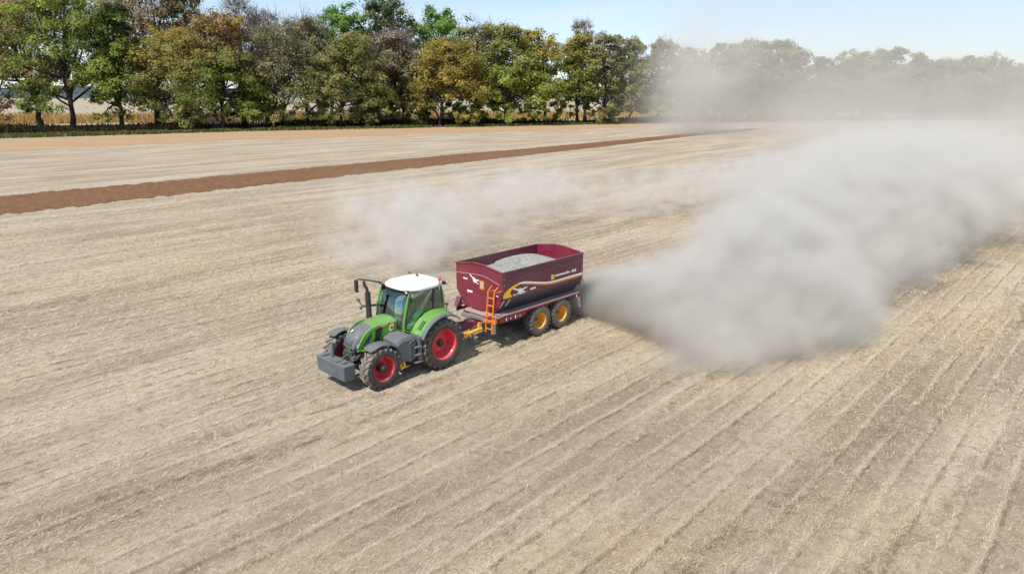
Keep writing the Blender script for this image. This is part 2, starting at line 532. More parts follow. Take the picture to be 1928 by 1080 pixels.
def axis(lo, hi, step, far, growth=1.28):
    a = np.arange(lo, hi + step / 2, step)
    s, L_ = step, []
    x = lo
    while x > -far:
        s *= growth; x -= s; L_.append(x)
    s, H_ = step, []
    x = hi
    while x < far:
        s *= growth; x += s; H_.append(x)
    return np.concatenate([np.array(L_[::-1]), a, np.array(H_)])
ua = axis(0.0, 72.0, 0.30, 6000)
va = axis(-3.0, 62.0, 0.075, 6000)
U, V = np.meshgrid(ua, va, indexing='ij')
gv = np.stack([U, V, relief(U, V)], -1).reshape(-1, 3)
nu, nv_ = len(ua), len(va)
ii = (np.arange(nu - 1)[:, None] * nv_ + np.arange(nv_ - 1)[None, :]).ravel()
gf = np.stack([ii, ii + nv_, ii + nv_ + 1, ii + 1], -1)
me = np_mesh("stubble_field", gv, gf, 'stubble')
me.shade_smooth()
sa = me.attributes.new('soil', 'FLOAT', 'POINT'); sa.data.foreach_set('value', (track_mask(U, V) * 0.95).astype(np.float32).ravel())
o = bpy.data.objects.new("stubble_field", me)
o.rotation_euler = (0, 0, ROW)
link(o); tag(o, "pale harvested stubble field with drill rows and wheel tracks", "ground", kind='structure')

def ground_sheet(name, poly_lo, poly_hi, mat, z, nseg, ncross, rough, label, cat, edge=1.0):
    """ribbon between two ground polylines, with its own clods"""
    def samp(poly, t):
        seg = t * (len(poly) - 1); i = min(int(seg), len(poly) - 2); k = seg - i
        return poly[i].lerp(poly[i + 1], k)
    vs = []
    for i in range(nseg + 1):
        a, b2 = samp(poly_lo, i / nseg), samp(poly_hi, i / nseg)
        for j in range(ncross + 1):
            t = j / ncross
            p = a.lerp(b2, t)
            e = min(t, 1 - t) * 2
            p2 = p + (b2 - a).normalized() * float((fbm(np.array(p.x * 1.6), np.array(p.y * 1.6), 4) - 0.5) * edge * 2 * (1 if j in (0, ncross) else 0.25))
            h = z + float(fbm(np.array(p.x * 1.7 + 40), np.array(p.y * 1.7), 3)) * rough * min(1, e * 6)
            vs.append((p2.x, p2.y, h))
    fs = [(i * (ncross + 1) + j, (i + 1) * (ncross + 1) + j, (i + 1) * (ncross + 1) + j + 1, i * (ncross + 1) + j + 1) for i in range(nseg) for j in range(ncross)]
    me = np_mesh(name, np.array(vs), np.array(fs), mat)
    me.shade_smooth()
    o = link(bpy.data.objects.new(name, me))
    tag(o, label, cat, kind='structure')
    return o
G = ground
plo = [G(-160, 424), G(0, 405), G(420, 356.5), G(830, 311), G(1100, 280), G(1290, 258), G(1420, 245)]
phi = [G(-160, 386), G(0, 370), G(420, 331), G(870, 290), G(1130, 268), G(1310, 250), G(1430, 241)]
ground_sheet("ploughed_strip", plo, phi, 'ploughed_soil', 0.02, 1100, 12, 0.20, "long strip of freshly turned red-brown soil across the stubble", "strip", 1.5)
hlo = [G(-250, 292), G(0, 285), G(450, 264), G(900, 249), G(1400, 234.5), G(2000, 227)]
hhi = [G(-250, 268), G(0, 263), G(450, 248), G(900, 239), G(1400, 229), G(2000, 223)]
ground_sheet("headland_soil", hlo, hhi, 'headland_soil', 0.01, 420, 4, 0.05, "orange-brown bare headland along the row of trees", "soil", 7.0)
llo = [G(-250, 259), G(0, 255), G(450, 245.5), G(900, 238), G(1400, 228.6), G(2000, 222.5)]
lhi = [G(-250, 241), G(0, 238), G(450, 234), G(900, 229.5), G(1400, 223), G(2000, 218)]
ground_sheet("tree_belt_floor", llo, lhi, 'shaded_litter', 0.05, 160, 6, 0.25, "leaf litter under the row of trees, their shade put into its dark colour", "ground")

# distant woods on the horizon, behind the trees
def hills():
    n, vs = 220, []
    for k in range(3):
        for i in range(n + 1):
            a = R(-62 + 124 * i / n)
            d = 2400 + 500 * k
            h = (0, 26, 20)[k] + (0, 22, 18)[k] * float(fbm(np.array(i * 0.11), np.array(3.0 * k), 4)) + (0, 5, 0)[k] * random.random()
            vs.append((math.sin(a) * d, math.cos(a) * d, h - 2))
    fs = [(k * (n + 1) + i, k * (n + 1) + i + 1, (k + 1) * (n + 1) + i + 1, (k + 1) * (n + 1) + i) for k in range(2) for i in range(n)]
    me = np_mesh("hills", np.array(vs), np.array(fs), 'hazed_woods')
    o = link(bpy.data.objects.new("hills", me)); tag(o, "low wooded hills along the horizon, blue-grey haze put into their colour", "hills", kind='structure')
hills()

# ------------------------------------------------------------------ loose straw and stubble (nobody could count it)
def straw_field(n):
    y = 9.5 + 62 * rng.random(n * 3) ** 1.55
    x = (rng.random(n * 3) * 2 - 1) * (0.80 * y + 4)
    u, v = to_uv(x, y)
    # straw gathers beside the drill rows and in drifts, thinner in the wheel ruts
    fr = np.mod(v / 0.75, 1.0) - 0.5
    w = 0.35 + 0.55 * np.exp(-((fr - 0.18) / 0.16) ** 2) + 1.5 * np.clip(fbm(u * 0.12, v * 0.5, 3) - 0.45, 0, 1)
    keep = rng.random(len(x)) < w
    x, y, u, v, fr = [a[keep][:n] for a in (x, y, u, v, fr)]
    n = len(x)
    z = relief(u, v) + 0.01
    d = np.hypot(x, y)
    ln = (0.05 + 0.17 * rng.random(n) ** 1.6) * np.clip(d / 24, 0.8, 1.5)
    wd = (0.005 + 0.006 * rng.random(n)) * np.clip(d / 20, 0.8, 1.7)
    ang = rng.random(n) * 2 * np.pi
    al = rng.random(n) < 0.35
    ang = np.where(al, ROW + rng.normal(0, 0.35, n), ang)
    tilt = np.abs(rng.normal(0, 0.28, n))
    up = (np.abs(fr) < 0.2) & (rng.random(n) < 0.35)
    tilt = np.where(up, 0.5 + 0.7 * rng.random(n), tilt)
    ln = np.where(up, ln * 0.75, ln)
    dx, dy, dz = np.cos(ang) * np.cos(tilt), np.sin(ang) * np.cos(tilt), np.sin(tilt)
    p0 = np.stack([x, y, z], -1)
    D = np.stack([dx, dy, dz], -1) * ln[:, None]
    S = np.stack([-np.sin(ang), np.cos(ang), rng.normal(0, 0.5, n)], -1)
    S = S / np.linalg.norm(S, axis=1)[:, None] * wd[:, None] / 2
    vs = np.stack([p0 - S, p0 + S, p0 + D + S * 0.6, p0 + D - S * 0.6], 1).reshape(-1, 3)
    fs = np.arange(n * 4).reshape(-1, 4)
    pal = np.array([(0.56, 0.485, 0.37), (0.50, 0.42, 0.30), (0.53, 0.43, 0.26), (0.38, 0.31, 0.22), (0.62, 0.55, 0.44), (0.21, 0.165, 0.12)])
    gold = np.clip((fbm(u * 0.07 + 9, v * 0.22, 3) - 0.5) * 5, 0, 1)
    ch = rng.choice(6, n, p=[0.25, 0.24, 0.10, 0.16, 0.17, 0.08])
    t = pal[ch] * (0.85 + 0.3 * rng.random((n, 1)))
    t = t * (1 - 0.45 * gold[:, None]) + 0.45 * gold[:, None] * np.array((0.58, 0.45, 0.24))
    me = np_mesh("straw", vs, fs, 'straw', t)
    o = link(bpy.data.objects.new("straw", me))
    tag(o, "loose pale straw and cut stubble lying over the field", "straw", kind='stuff')
straw_field(300000)

# grass along the tree belt: golden tall grass behind the trunks, scruffy verge in front
def grass_band(name, lo, hi, n, h0, h1, w, pal, label, seed):
    r2 = np.random.default_rng(seed)
    def samp(poly, t):
        xs = np.array([(p.x, p.y) for p in poly]); s = t * (len(poly) - 1)
        i = np.minimum(s.astype(int), len(poly) - 2); k = (s - i)[:, None]
        return xs[i] * (1 - k) + xs[i + 1] * k
    t = r2.random(n)
    a, b2 = samp(lo, t), samp(hi, t)
    k = r2.random((n, 1))
    p = a * (1 - k) + b2 * k
    dens = fbm(p[:, 0] * 0.09, p[:, 1] * 0.09, 3)
    keep = r2.random(n) < np.clip((dens - 0.25) * 2.2, 0.05, 1)
    p, dens = p[keep], dens[keep]; n = len(p)
    h = (h0 + (h1 - h0) * r2.random(n)) * (0.6 + 0.8 * dens)
    an = r2.random(n) * np.pi
    S = np.stack([np.cos(an), np.sin(an), 0 * an], -1) * (w * (0.5 + r2.random((n, 1))))
    lean = np.stack([r2.normal(0, 0.25, n) * h, r2.normal(0, 0.25, n) * h, h], -1)
    p0 = np.concatenate([p, np.full((n, 1), 0.0)], 1)
    vs = np.stack([p0 - S, p0 + S, p0 + lean + S * 0.5, p0 + lean - S * 0.5], 1).reshape(-1, 3)
    pal = np.array(pal)
    tint = pal[r2.integers(0, len(pal), n)] * (0.75 + 0.5 * r2.random((n, 1)))
    me = np_mesh(name, vs, np.arange(n * 4).reshape(-1, 4), 'foliage', tint)
    o = link(bpy.data.objects.new(name, me)); tag(o, label, "grass", kind='stuff')
glo = [G(-250, 238), G(0, 235.5), G(450, 231), G(900, 227), G(1400, 221), G(2000, 217)]
ghi = [G(-250, 228), G(0, 226), G(450, 222), G(900, 218), G(1400, 213), G(2000, 209)]
grass_band("tall_dry_grass", glo, ghi, 60000, 0.8, 3.2, 0.13, [(0.44, 0.28, 0.09), (0.48, 0.32, 0.11), (0.40, 0.25, 0.09), (0.52, 0.39, 0.19)], "tall golden dry grass glowing behind the tree trunks", 5)
vlo = [G(-250, 266), G(0, 261.5), G(450, 247.8), G(900, 239), G(1400, 229), G(2000, 223)]
vhi = [G(-250, 261), G(0, 257), G(450, 245), G(900, 237), G(1400, 227.6), G(2000, 222)]
grass_band("verge_grass", vlo, vhi, 14000, 0.25, 0.8, 0.22, [(0.11, 0.15, 0.04), (0.16, 0.17, 0.06), (0.25, 0.20, 0.09), (0.09, 0.12, 0.035)], "scruffy green and straw-coloured verge grass along the headland edge", 6)
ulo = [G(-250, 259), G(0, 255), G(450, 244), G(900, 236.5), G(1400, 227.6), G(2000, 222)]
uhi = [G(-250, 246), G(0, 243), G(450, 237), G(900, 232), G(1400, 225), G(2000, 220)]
grass_band("shade_brush", ulo, uhi, 50000, 0.3, 1.9, 0.16, [(0.035, 0.028, 0.021), (0.055, 0.040, 0.027), (0.045, 0.045, 0.022), (0.085, 0.060, 0.038)], "brown brush under the trees, darkened to stand for their shade", 8)  # low brush; its dark tints stand in for shade under the crowns

# ------------------------------------------------------------------ trees
PAL = {
    'green':  [(0.090, 0.112, 0.028), (0.118, 0.138, 0.034), (0.062, 0.082, 0.022)],
    'dgreen': [(0.042, 0.060, 0.022), (0.060, 0.080, 0.027), (0.032, 0.046, 0.020)],
    'bgreen': [(0.070, 0.125, 0.032), (0.092, 0.150, 0.040), (0.050, 0.092, 0.026)],
    'lime':   [(0.135, 0.160, 0.035), (0.160, 0.175, 0.040), (0.105, 0.135, 0.032)],
    'olive':  [(0.120, 0.118, 0.045), (0.098, 0.102, 0.038), (0.148, 0.138, 0.058)],
    'golive': [(0.125, 0.118, 0.066), (0.148, 0.136, 0.082), (0.102, 0.098, 0.054)],
    'rust':   [(0.155, 0.108, 0.048), (0.130, 0.090, 0.042), (0.180, 0.125, 0.058)],
    'brown':  [(0.165, 0.125, 0.068), (0.135, 0.102, 0.056), (0.195, 0.150, 0.086)],
    'gold':   [(0.175, 0.140, 0.038), (0.155, 0.128, 0.036), (0.138, 0.122, 0.038)],
    'mauve':  [(0.150, 0.122, 0.102), (0.120, 0.098, 0.084), (0.175, 0.145, 0.120)],
}
def tree(px, by, ty, cx, hw, top, low, dens, cb, label, twig=0.0, skirt=0.0, fork=False, seed=0, lean=0.0, group="trees in the belt along the field"):
    r2 = np.random.default_rng(seed + 101)
    base = ground(px, by)
    depth = base.y * math.cos(PITCH) + CAM_H * math.sin(PITCH)
    mpp = depth / FPX
    Ht = (by - ty) * mpp * 1.02
    cxm = (cx - px) * mpp
    rad = hw * mpp * (1.48 if px < 450 else 1.38 if px < 1000 else 1.24)
    c0 = Ht * cb * 0.72                                   # underside of the crown
    # lobes give the crown its uneven outline
    nl = 14
    lobes = []
    for k in range(nl):
        a = 2 * math.pi * (k + r2.random()) / nl
        zz = (k * 0.618 + r2.uniform(0, 0.25)) % 1.0
        rr = rad * (0.72 - 0.38 * zz ** 2) * r2.uniform(0.8, 1.1)
        lobes.append((cxm + math.cos(a) * rr, math.sin(a) * rr * 0.8, c0 + (Ht - c0) * (0.08 + 0.76 * zz), rad * r2.uniform(0.40, 0.58) * (1 - 0.2 * zz)))
    for k in range(3):
        lr = rad * r2.uniform(0.35, 0.45)
        lobes.append((cxm + r2.uniform(-.35, .35) * rad, r2.uniform(-.3, .3) * rad, Ht - lr * r2.uniform(0.8, 1.15), lr))
    lobes.append((cxm, 0, c0 + (Ht - c0) * 0.4, rad * 0.6)); lobes.append((cxm, 0, c0 + (Ht - c0) * 0.65, rad * 0.55))
    skirt = max(skirt, 0.45 if px < 1000 and twig < 2 else skirt)
    if skirt:
        for k in range(int(4 * skirt) + 2):
            a = r2.uniform(0, 2 * math.pi)
            lobes.append((cxm + math.cos(a) * rad * r2.uniform(0.3, 0.9), -abs(math.sin(a)) * rad * r2.uniform(0.2, 0.7), Ht * r2.uniform(0.07, 0.26), rad * r2.uniform(0.2, 0.34)))
    root = empty("tree", base)
    tag(root, label, "tree", group)
    # ---- wood
    wd = MB()
    tr_ = Ht * 0.0185 * r2.uniform(0.85, 1.15)
    hub = Vector((cxm * 0.35 + lean * Ht * 0.1, 0, c0 + (Ht - c0) * 0.25))
    stems = [(Vector((0, 0, -0.3)), hub)]
    if fork:
        stems.append((Vector((0, 0, Ht * 0.06)), Vector((cxm * 0.4 - rad * 0.45, rad * 0.15, c0 + (Ht - c0) * 0.2))))
    for si, (a, b2) in enumerate(stems):
        pts = []
        for i in range(6):
            t = i / 5
            w = Vector((r2.normal(0, 1), r2.normal(0, 1), 0)) * Ht * 0.008 * (t > 0)
            pts.append(a.lerp(b2, t) + w)
        wd.tube(pts, [tr_ * (1.35 if i == 0 else 1.0) * (1 - 0.45 * i / 5) * (0.7 if si else 1) for i in range(6)], 7)
    tips = []
    for (lx, ly, lz, lr) in lobes:
        if lz < c0 * 0.8 and r2.random() < 0.5:
            continue
        t0 = r2.uniform(0.35, 1.0)
        s0 = stems[int(r2.integers(0, len(stems)))]
        st = s0[0].lerp(s0[1], t0)
        en = Vector((lx, ly, lz + lr * 0.3))
        mid = st.lerp(en, 0.5) + Vector((0, 0, (-0.06 if en.z > st.z else 0.1) * (en - st).length)) + Vector(r2.normal(0, 0.03 * (en - st).length, 3))
        wd.tube([st, st.lerp(mid, 0.6), mid, mid.lerp(en, 0.6), en], [tr_ * 0.48, tr_ * 0.40, tr_ * 0.33, tr_ * 0.22, tr_ * 0.08], 5, caps=False)
        for q in range(5):
            p = mid.lerp(en, r2.random())
            e2 = p + Vector((r2.normal(0, 1), r2.normal(0, 1), r2.normal(0.5, 0.7))).normalized() * lr * r2.uniform(0.7, 1.15)
            wd.tube([p, p.lerp(e2, 0.5) + Vector(r2.normal(0, 0.06 * lr, 3)), e2], [tr_ * 0.16, tr_ * 0.10, tr_ * 0.03], 4, caps=False)
            tips.append((p, e2, lr))
    trunk = wd.build("trunk", 'bark', root, smooth=60)
    # ---- foliage
    P_, N_, T_, S_ = [], [], [], []
    for (lx, ly, lz, lr) in lobes:
        ncl = max(5, int(11 * (lr / (rad * 0.45)) ** 2))
        for q in range(ncl):
            dirv = r2.normal(0, 1, 3); dirv /= np.linalg.norm(dirv)
            if dirv[2] < -0.35 and r2.random() < 0.6:
                dirv[2] *= -1
            cc = np.array((lx, ly, lz)) + dirv * lr * r2.uniform(0.55, 1.02) * np.array((1, 1, 0.85))
            cr = lr * r2.uniform(0.26, 0.46)
            m_ = int(r2.uniform(40, 62) * dens * (2.1 if px < 450 else 1.6 if px < 1000 else 1.15))
            pp = r2.normal(0, 0.5, (m_, 3)) * np.array((1, 1, 0.62)) * cr
            nn = pp / (np.linalg.norm(pp, axis=1)[:, None] + 1e-6) * 0.7 + dirv * 0.7 + np.array((0, 0, 0.5)) + r2.normal(0, 0.30, (m_, 3))
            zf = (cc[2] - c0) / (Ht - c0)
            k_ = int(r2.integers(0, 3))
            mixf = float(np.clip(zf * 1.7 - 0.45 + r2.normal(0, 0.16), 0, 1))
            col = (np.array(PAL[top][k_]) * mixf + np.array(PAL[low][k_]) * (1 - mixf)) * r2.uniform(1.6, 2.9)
            P_.append(pp + cc); N_.append(nn)
            T_.append(col * (0.88 + 0.24 * r2.random((m_, 1))))
            S_.append(np.full(m_, 1.0))
    P_, N_, T_ = np.concatenate(P_), np.concatenate(N_), np.concatenate(T_)
    ok = P_[:, 2] > 0.25
    P_, N_, T_ = P_[ok], N_[ok], T_[ok]
    n = len(P_)
    N_ /= np.linalg.norm(N_, axis=1)[:, None]
    A = np.cross(N_, r2.normal(0, 1, (n, 3))); A /= np.linalg.norm(A, axis=1)[:, None] + 1e-9
    B = np.cross(N_, A)
    sz = (mpp * r2.uniform(1.4, 3.1, n))[:, None] * (0.8 if dens < 0.6 else 1.0)
    A, B = A * sz, B * sz * r2.uniform(0.45, 0.8, (n, 1))
    vs = np.stack([P_ - A, P_ - B * 0.9 + N_ * sz * 0.15, P_ + A, P_ + B * 0.9 + N_ * sz * 0.15], 1).reshape(-1, 3)
    fs = np.arange(n * 4).reshape(-1, 4)
    if twig:
        # fine bare twigs sticking out of the crown
        tv, k = [], 0
        nt_ = int(900 * twig)
        for q in range(nt_):
            lx, ly, lz, lr = lobes[int(r2.integers(0, len(lobes)))]
            if lz < c0 + 0.25 * (Ht - c0):
                continue
            dv = r2.normal(0, 1, 3); dv[2] = abs(dv[2]) * 1.1; dv /= np.linalg.norm(dv)
            p = np.array((lx, ly, lz)) + dv * lr * r2.uniform(0.3, 0.95)
            e2 = p + (dv + np.array((0, 0, 0.5)) + r2.normal(0, 0.3, 3)) * lr * r2.uniform(0.25, 0.6)
            sd = np.cross(e2 - p, r2.normal(0, 1, 3)); sd *= mpp * 0.30 / (np.linalg.norm(sd) + 1e-9)
            tv += [p - sd, p + sd, e2 + sd * 0.4, e2 - sd * 0.4]
        tv = np.array(tv)
        fs = np.concatenate([fs, len(vs) + np.arange(len(tv)).reshape(-1, 4)])
        vs = np.concatenate([vs, tv])
        T_ = np.concatenate([T_, np.array((0.13, 0.105, 0.09)) * (0.7 + 0.6 * r2.random((len(tv) // 4, 1)))])
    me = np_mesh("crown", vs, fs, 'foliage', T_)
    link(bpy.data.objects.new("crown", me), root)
    return root

TREES = [
    # px, base y, top y, crown x, half width, top, low, density, crown base, label, extras
    (-14, 243, 8, -6, 50, 'brown', 'olive', .8, .30, "brown autumn tree cut off by the left edge of the photo", dict(twig=.6)),
    (80, 242, -6, 52, 66, 'rust', 'brown', .75, .36, "rust-brown tree with a dark straight trunk near the left edge", dict(twig=.8)),
    (137, 244, -30, 150, 74, 'lime', 'green', 1.05, .30, "tall full green tree, first green one from the left edge", dict(skirt=.8)),
    (231, 244, 22, 228, 44, 'dgreen', 'lime', .9, .34, "dark green tree with a thick bare trunk beside the tall green one", dict()),
    (300, 237, -42, 292, 74, 'brown', 'brown', .7, .36, "tall thin-leaved brown tree reaching out of the top of the photo", dict(twig=1.2)),
    (357, 243, 62, 338, 66, 'gold', 'olive', .95, .20, "golden-brown tree with olive branches hanging down to the ground", dict(skirt=1.6)),
    (352, 236, -12, 365, 42, 'olive', 'brown', .7, .45, "yellow-green treetop rising behind the golden-brown tree", dict(twig=.6)),
    (422, 244, 40, 432, 52, 'rust', 'green', 1.0, .30, "tree with rusty top and green lower branches on a thick trunk", dict(skirt=.5)),
    (478, 243, 128, 480, 32, 'green', 'green', .9, .30, "small dark green tree beside the rusty-topped one", dict()),
    (462, 234, 16, 470, 44, 'mauve', 'mauve', .22, .38, "nearly bare grey tree with fine twigs behind the rusty-topped one", dict(twig=2.4)),
    (539, 242, 48, 535, 56, 'golive', 'olive', .55, .28, "thin grey-olive tree with a forked leaning trunk", dict(twig=1.2, fork=True, skirt=.3)),
    (505, 233, 38, 512, 34, 'mauve', 'mauve', .2, .42, "slim bare grey tree left of the forked grey-olive one", dict(twig=2.0)),
    (578, 239, 50, 588, 56, 'golive', 'olive', .8, .26, "grey-olive tree on a short pale trunk right of the forked one", dict(twig=.8, skirt=.7)),
    (643, 240, 72, 664, 56, 'olive', 'olive', 1.0, .24, "yellowish olive tree with drooping branches left of the mauve-grey one", dict(skirt=.9)),
    (674, 239, 158, 704, 34, 'lime', 'olive', .9, .25, "low yellow-green tree in front of the mauve-grey one", dict()),
    (622, 231, 26, 662, 52, 'bgreen', 'green', 1.0, .35, "bright green tree standing behind, leftmost of three tall green crowns", dict()),
    (735, 231, 16, 745, 52, 'dgreen', 'olive', .95, .35, "dark green tall tree standing behind, middle of three tall crowns", dict(twig=.5)),
    (832, 231, 30, 836, 56, 'bgreen', 'green', 1.05, .35, "bright green tree standing behind the golden-yellow one", dict()),
    (738, 236, 72, 752, 58, 'mauve', 'olive', .62, .30, "rounded mauve-grey tree between the olive and golden-yellow trees", dict(twig=1.6)),
    (757, 235, 140, 772, 34, 'golive', 'olive', .7, .35, "small grey-olive tree right under the mauve-grey crown", dict()),
    (828, 238, 80, 850, 56, 'gold', 'gold', 1.0, .30, "golden-yellow tree on a forked dark trunk", dict(fork=True)),
    (893, 234, 54, 905, 46, 'golive', 'olive', .85, .28, "olive-brown tree just right of the golden-yellow one", dict(twig=.6)),
    (950, 236, 56, 958, 50, 'olive', 'lime', 1.0, .22, "olive tree with low lime-green foliage touching the ground", dict(skirt=1.3)),
    (1028, 235, 68, 1014, 48, 'gold', 'lime', 1.0, .26, "gold-topped green tree with several trunks showing", dict(skirt=.5)),
    (1086, 233, 70, 1082, 44, 'gold', 'green', 1.0, .26, "green tree with a golden-brown top near the dust column", dict(skirt=.7)),
    (1100, 229, 56, 1094, 28, 'mauve', 'mauve', .25, .5, "bare twiggy grey treetop poking above the golden-brown top", dict(twig=1.6)),
    (1138, 233, 74, 1138, 44, 'golive', 'olive', 1.0, .18, "olive-grey tree, last clear one before the dust column", dict(skirt=1.0)),
    (1186, 232, 80, 1188, 42, 'olive', 'green', 1.0, .18, "dull green tree at the left edge of the dust column", dict(skirt=.8)),
    (1238, 231, 84, 1238, 40, 'golive', 'olive', .9, .18, "grey-green tree half veiled by the dust column", dict(twig=.5, skirt=.6)),
    (1288, 230, 96, 1286, 32, 'olive', 'olive', .8, .2, "small tree in the dip of the treetops behind the dust column", dict(twig=.5)),
    (1345, 230, 86, 1342, 52, 'olive', 'dgreen', 1.35, .12, "broad dust-veiled tree just right of the dust column", dict(skirt=.8)),
    (1408, 229, 80, 1405, 56, 'olive', 'dgreen', 1.35, .12, "tallest dust-veiled tree in the hazy right half", dict(skirt=.8)),
    (1470, 229, 84, 1470, 50, 'olive', 'dgreen', 1.35, .12, "dust-veiled tree with a rounded shoulder left of a gap", dict(skirt=.8)),
    (1541, 228, 116, 1540, 36, 'olive', 'dgreen', 1.35, .12, "low tree filling the gap between the dust-veiled crowns", dict(skirt=.6)),
    (1600, 228, 104, 1596, 48, 'olive', 'dgreen', 1.35, .12, "dust-veiled tree just right of the gap in the treetops", dict(skirt=.8)),
    (1660, 227, 95, 1654, 46, 'olive', 'dgreen', 1.35, .12, "dust-veiled tree with a knobbly pointed top", dict(skirt=.8)),
    (1716, 227, 108, 1710, 38, 'olive', 'dgreen', 1.35, .12, "dust-veiled tree sloping down right of the knobbly top", dict(skirt=.6)),
    (1776, 226, 116, 1772, 50, 'olive', 'dgreen', 1.35, .12, "pale hazy tree, left half of the last broad mound", dict(skirt=.8)),
    (1838, 226, 112, 1834, 50, 'olive', 'dgreen', 1.35, .12, "pale hazy tree, right half of the last broad mound", dict(skirt=.8)),
    (1908, 225, 126, 1906, 46, 'olive', 'dgreen', 1.35, .12, "dim tree cut off by the right edge of the photo", dict(skirt=.6)),
]
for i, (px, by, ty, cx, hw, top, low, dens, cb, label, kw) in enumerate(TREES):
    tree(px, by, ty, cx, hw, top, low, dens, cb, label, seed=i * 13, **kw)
# ================================================================== TRACTOR  (x forward from the rear axle, y to its left, z up)

def tyre_mesh(name, Rr, rim, w, lugs, lug_h, mat_side, mat_tread, blocky=False):
    """tyre turned round Y, centred; chevron lugs standing proud of the carcass"""
    mb = MB()
    c = Rr - lug_h
    h = w / 2
    prof = [(-h * 0.72, rim * 0.97), (-h * 0.93, rim * 1.06), (-h * 1.02, (rim + c) / 2), (-h * 0.97, c - 0.07), (-h * 0.80, c - 0.012), (-h * 0.3, c),
            (h * 0.3, c), (h * 0.80, c - 0.012), (h * 0.97, c - 0.07), (h * 1.02, (rim + c) / 2), (h * 0.93, rim * 1.06), (h * 0.72, rim * 0.97)]
    mb.lathe(prof, 56)
    nside = len(mb.f)
    def P(y, th, r): return (r * math.cos(th), y, r * math.sin(th))
    step = 2 * math.pi / lugs
    for s in (-1, 1):
        for k in range(lugs):
            t0 = step * (k + (0.5 if s > 0 else 0.0))
            if blocky:
                segs = [(0.06, 0.42, 0.0, 0.12), (0.50, 0.98, 0.22, 0.34)]
            else:
                segs = [(-0.04, 0.5, 0.0, 0.38), (0.5, 1.0, 0.38, 0.62)]
            for a, b2, ta, tb in segs:
                y0, y1 = s * h * a, s * h * b2
                th0, th1 = t0 + step * ta * 1.5, t0 + step * tb * 1.5
                wd = step * (0.20 if not blocky else 0.26)
                e1 = -0.05 if b2 > 0.95 else 0.0
                base = -0.02
                mb.hexa([P(y0, th0 - wd, c + base), P(y1, th1 - wd, c + base + e1), P(y1, th1 + wd, c + base + e1), P(y0, th0 + wd, c + base),
                         P(y0, th0 - wd * .8, Rr), P(y1, th1 - wd * .8, Rr - (0.02 if b2 > .95 else 0)), P(y1, th1 + wd * .8, Rr - (0.02 if b2 > .95 else 0)), P(y0, th0 + wd * .8, Rr)])
    me = mb.mesh(name, mat_side, smooth=32)
    me.materials.append(MATS[mat_tread])
    # treads carry more field dust than the walls
    for p in me.polygons:
        cz = math.hypot(p.center.x, p.center.z)
        if cz > c - 0.04 and abs(p.center.y) < h * 0.97:
            p.material_index = 1
    return me

def rim_mesh(name, r, w, dish, mat, slots=8, hub_r=0.16):
    mb = MB()
    h = w / 2
    # outer flange, barrel, disc set in by 'dish', inner flange
    prof = [(h * 0.80, r * 1.02), (h * 0.84, r * 0.99), (h * 0.80, r * 0.95), (h * 0.72, r * 0.92), (h * 0.45, r * 0.86), (h * 0.72 - dish * 0.75, r * 0.80), (h * 0.72 - dish, r * 0.74),
            (h * 0.72 - dish, r * 0.62), (h * 0.72 - dish + 0.03, r * 0.55), (h * 0.72 - dish + 0.03, hub_r * 1.3), (h * 0.72 - dish + 0.02, 0.02)]
    mb.lathe(prof, 48)
    prof2 = [(h * 0.45, r * 0.86), (-h * 0.6, r * 0.88), (-h * 0.78, r * 1.0)]
    mb.lathe(prof2, 48)
    if slots:
        # lugs joining disc and barrel
        for k in range(slots):
            a = 2 * math.pi * (k + 0.5) / slots
            rot = Matrix.Rotation(-a, 3, 'Y')
            mb.box(rot @ Vector((r * 0.76, h * 0.72 - dish * 0.86, 0)), (r * 0.14, 0.05, r * 0.16), rot)
    return mb.mesh(name, mat, smooth=40)
def hub_mesh(name, hub_r, length, mat, nuts=8):
    mb = MB()
    mb.lathe([(-0.06, hub_r), (length * 0.5, hub_r * 0.98), (length * 0.85, hub_r * 0.80), (length, hub_r * 0.62), (length, 0.001)], 24)
    for k in range(nuts):
        a = 2 * math.pi * k / nuts
        mb.lathe([(-0.01, 0.001), (-0.01, 0.018), (0.035, 0.018), (0.035, 0.001)], 6, (hub_r * 1.22 * math.cos(a), 0, hub_r * 1.22 * math.sin(a)))
    return mb.mesh(name, mat, smooth=40)

def place_wheel(root, meshes, loc, side, hub_y, spin=0.0, steer=0.0, lab=None):
    rim, tyre, hub = meshes
    w = link(bpy.data.objects.new("wheel", rim), root)
    off = root.get('_off', (0, 0, 0)) if root is not tractor else (0, 0, 0)
    w.location = (loc[0] - off[0], loc[1] - off[1], loc[2] - off[2])
    w.rotation_euler = (0, spin, (0 if side > 0 else math.pi) + steer)
    t = link(bpy.data.objects.new("tyre", tyre), w)
    h = link(bpy.data.objects.new("hub", hub), w); h.location = (0, hub_y, 0)
    if lab: w['label'] = lab
    return w

tractor = empty("tractor", RIG_POS, RIG_ANG)
tag(tractor, "green tractor with white cab roof and red wheel rims pulling the spreader", "tractor")
T = tractor
BO, ZO = (0.18, 0.0, 0.08), (0.0, 0.0, 0.0)      # body parts sit back and down of the wheel frame
T['_off'] = BO

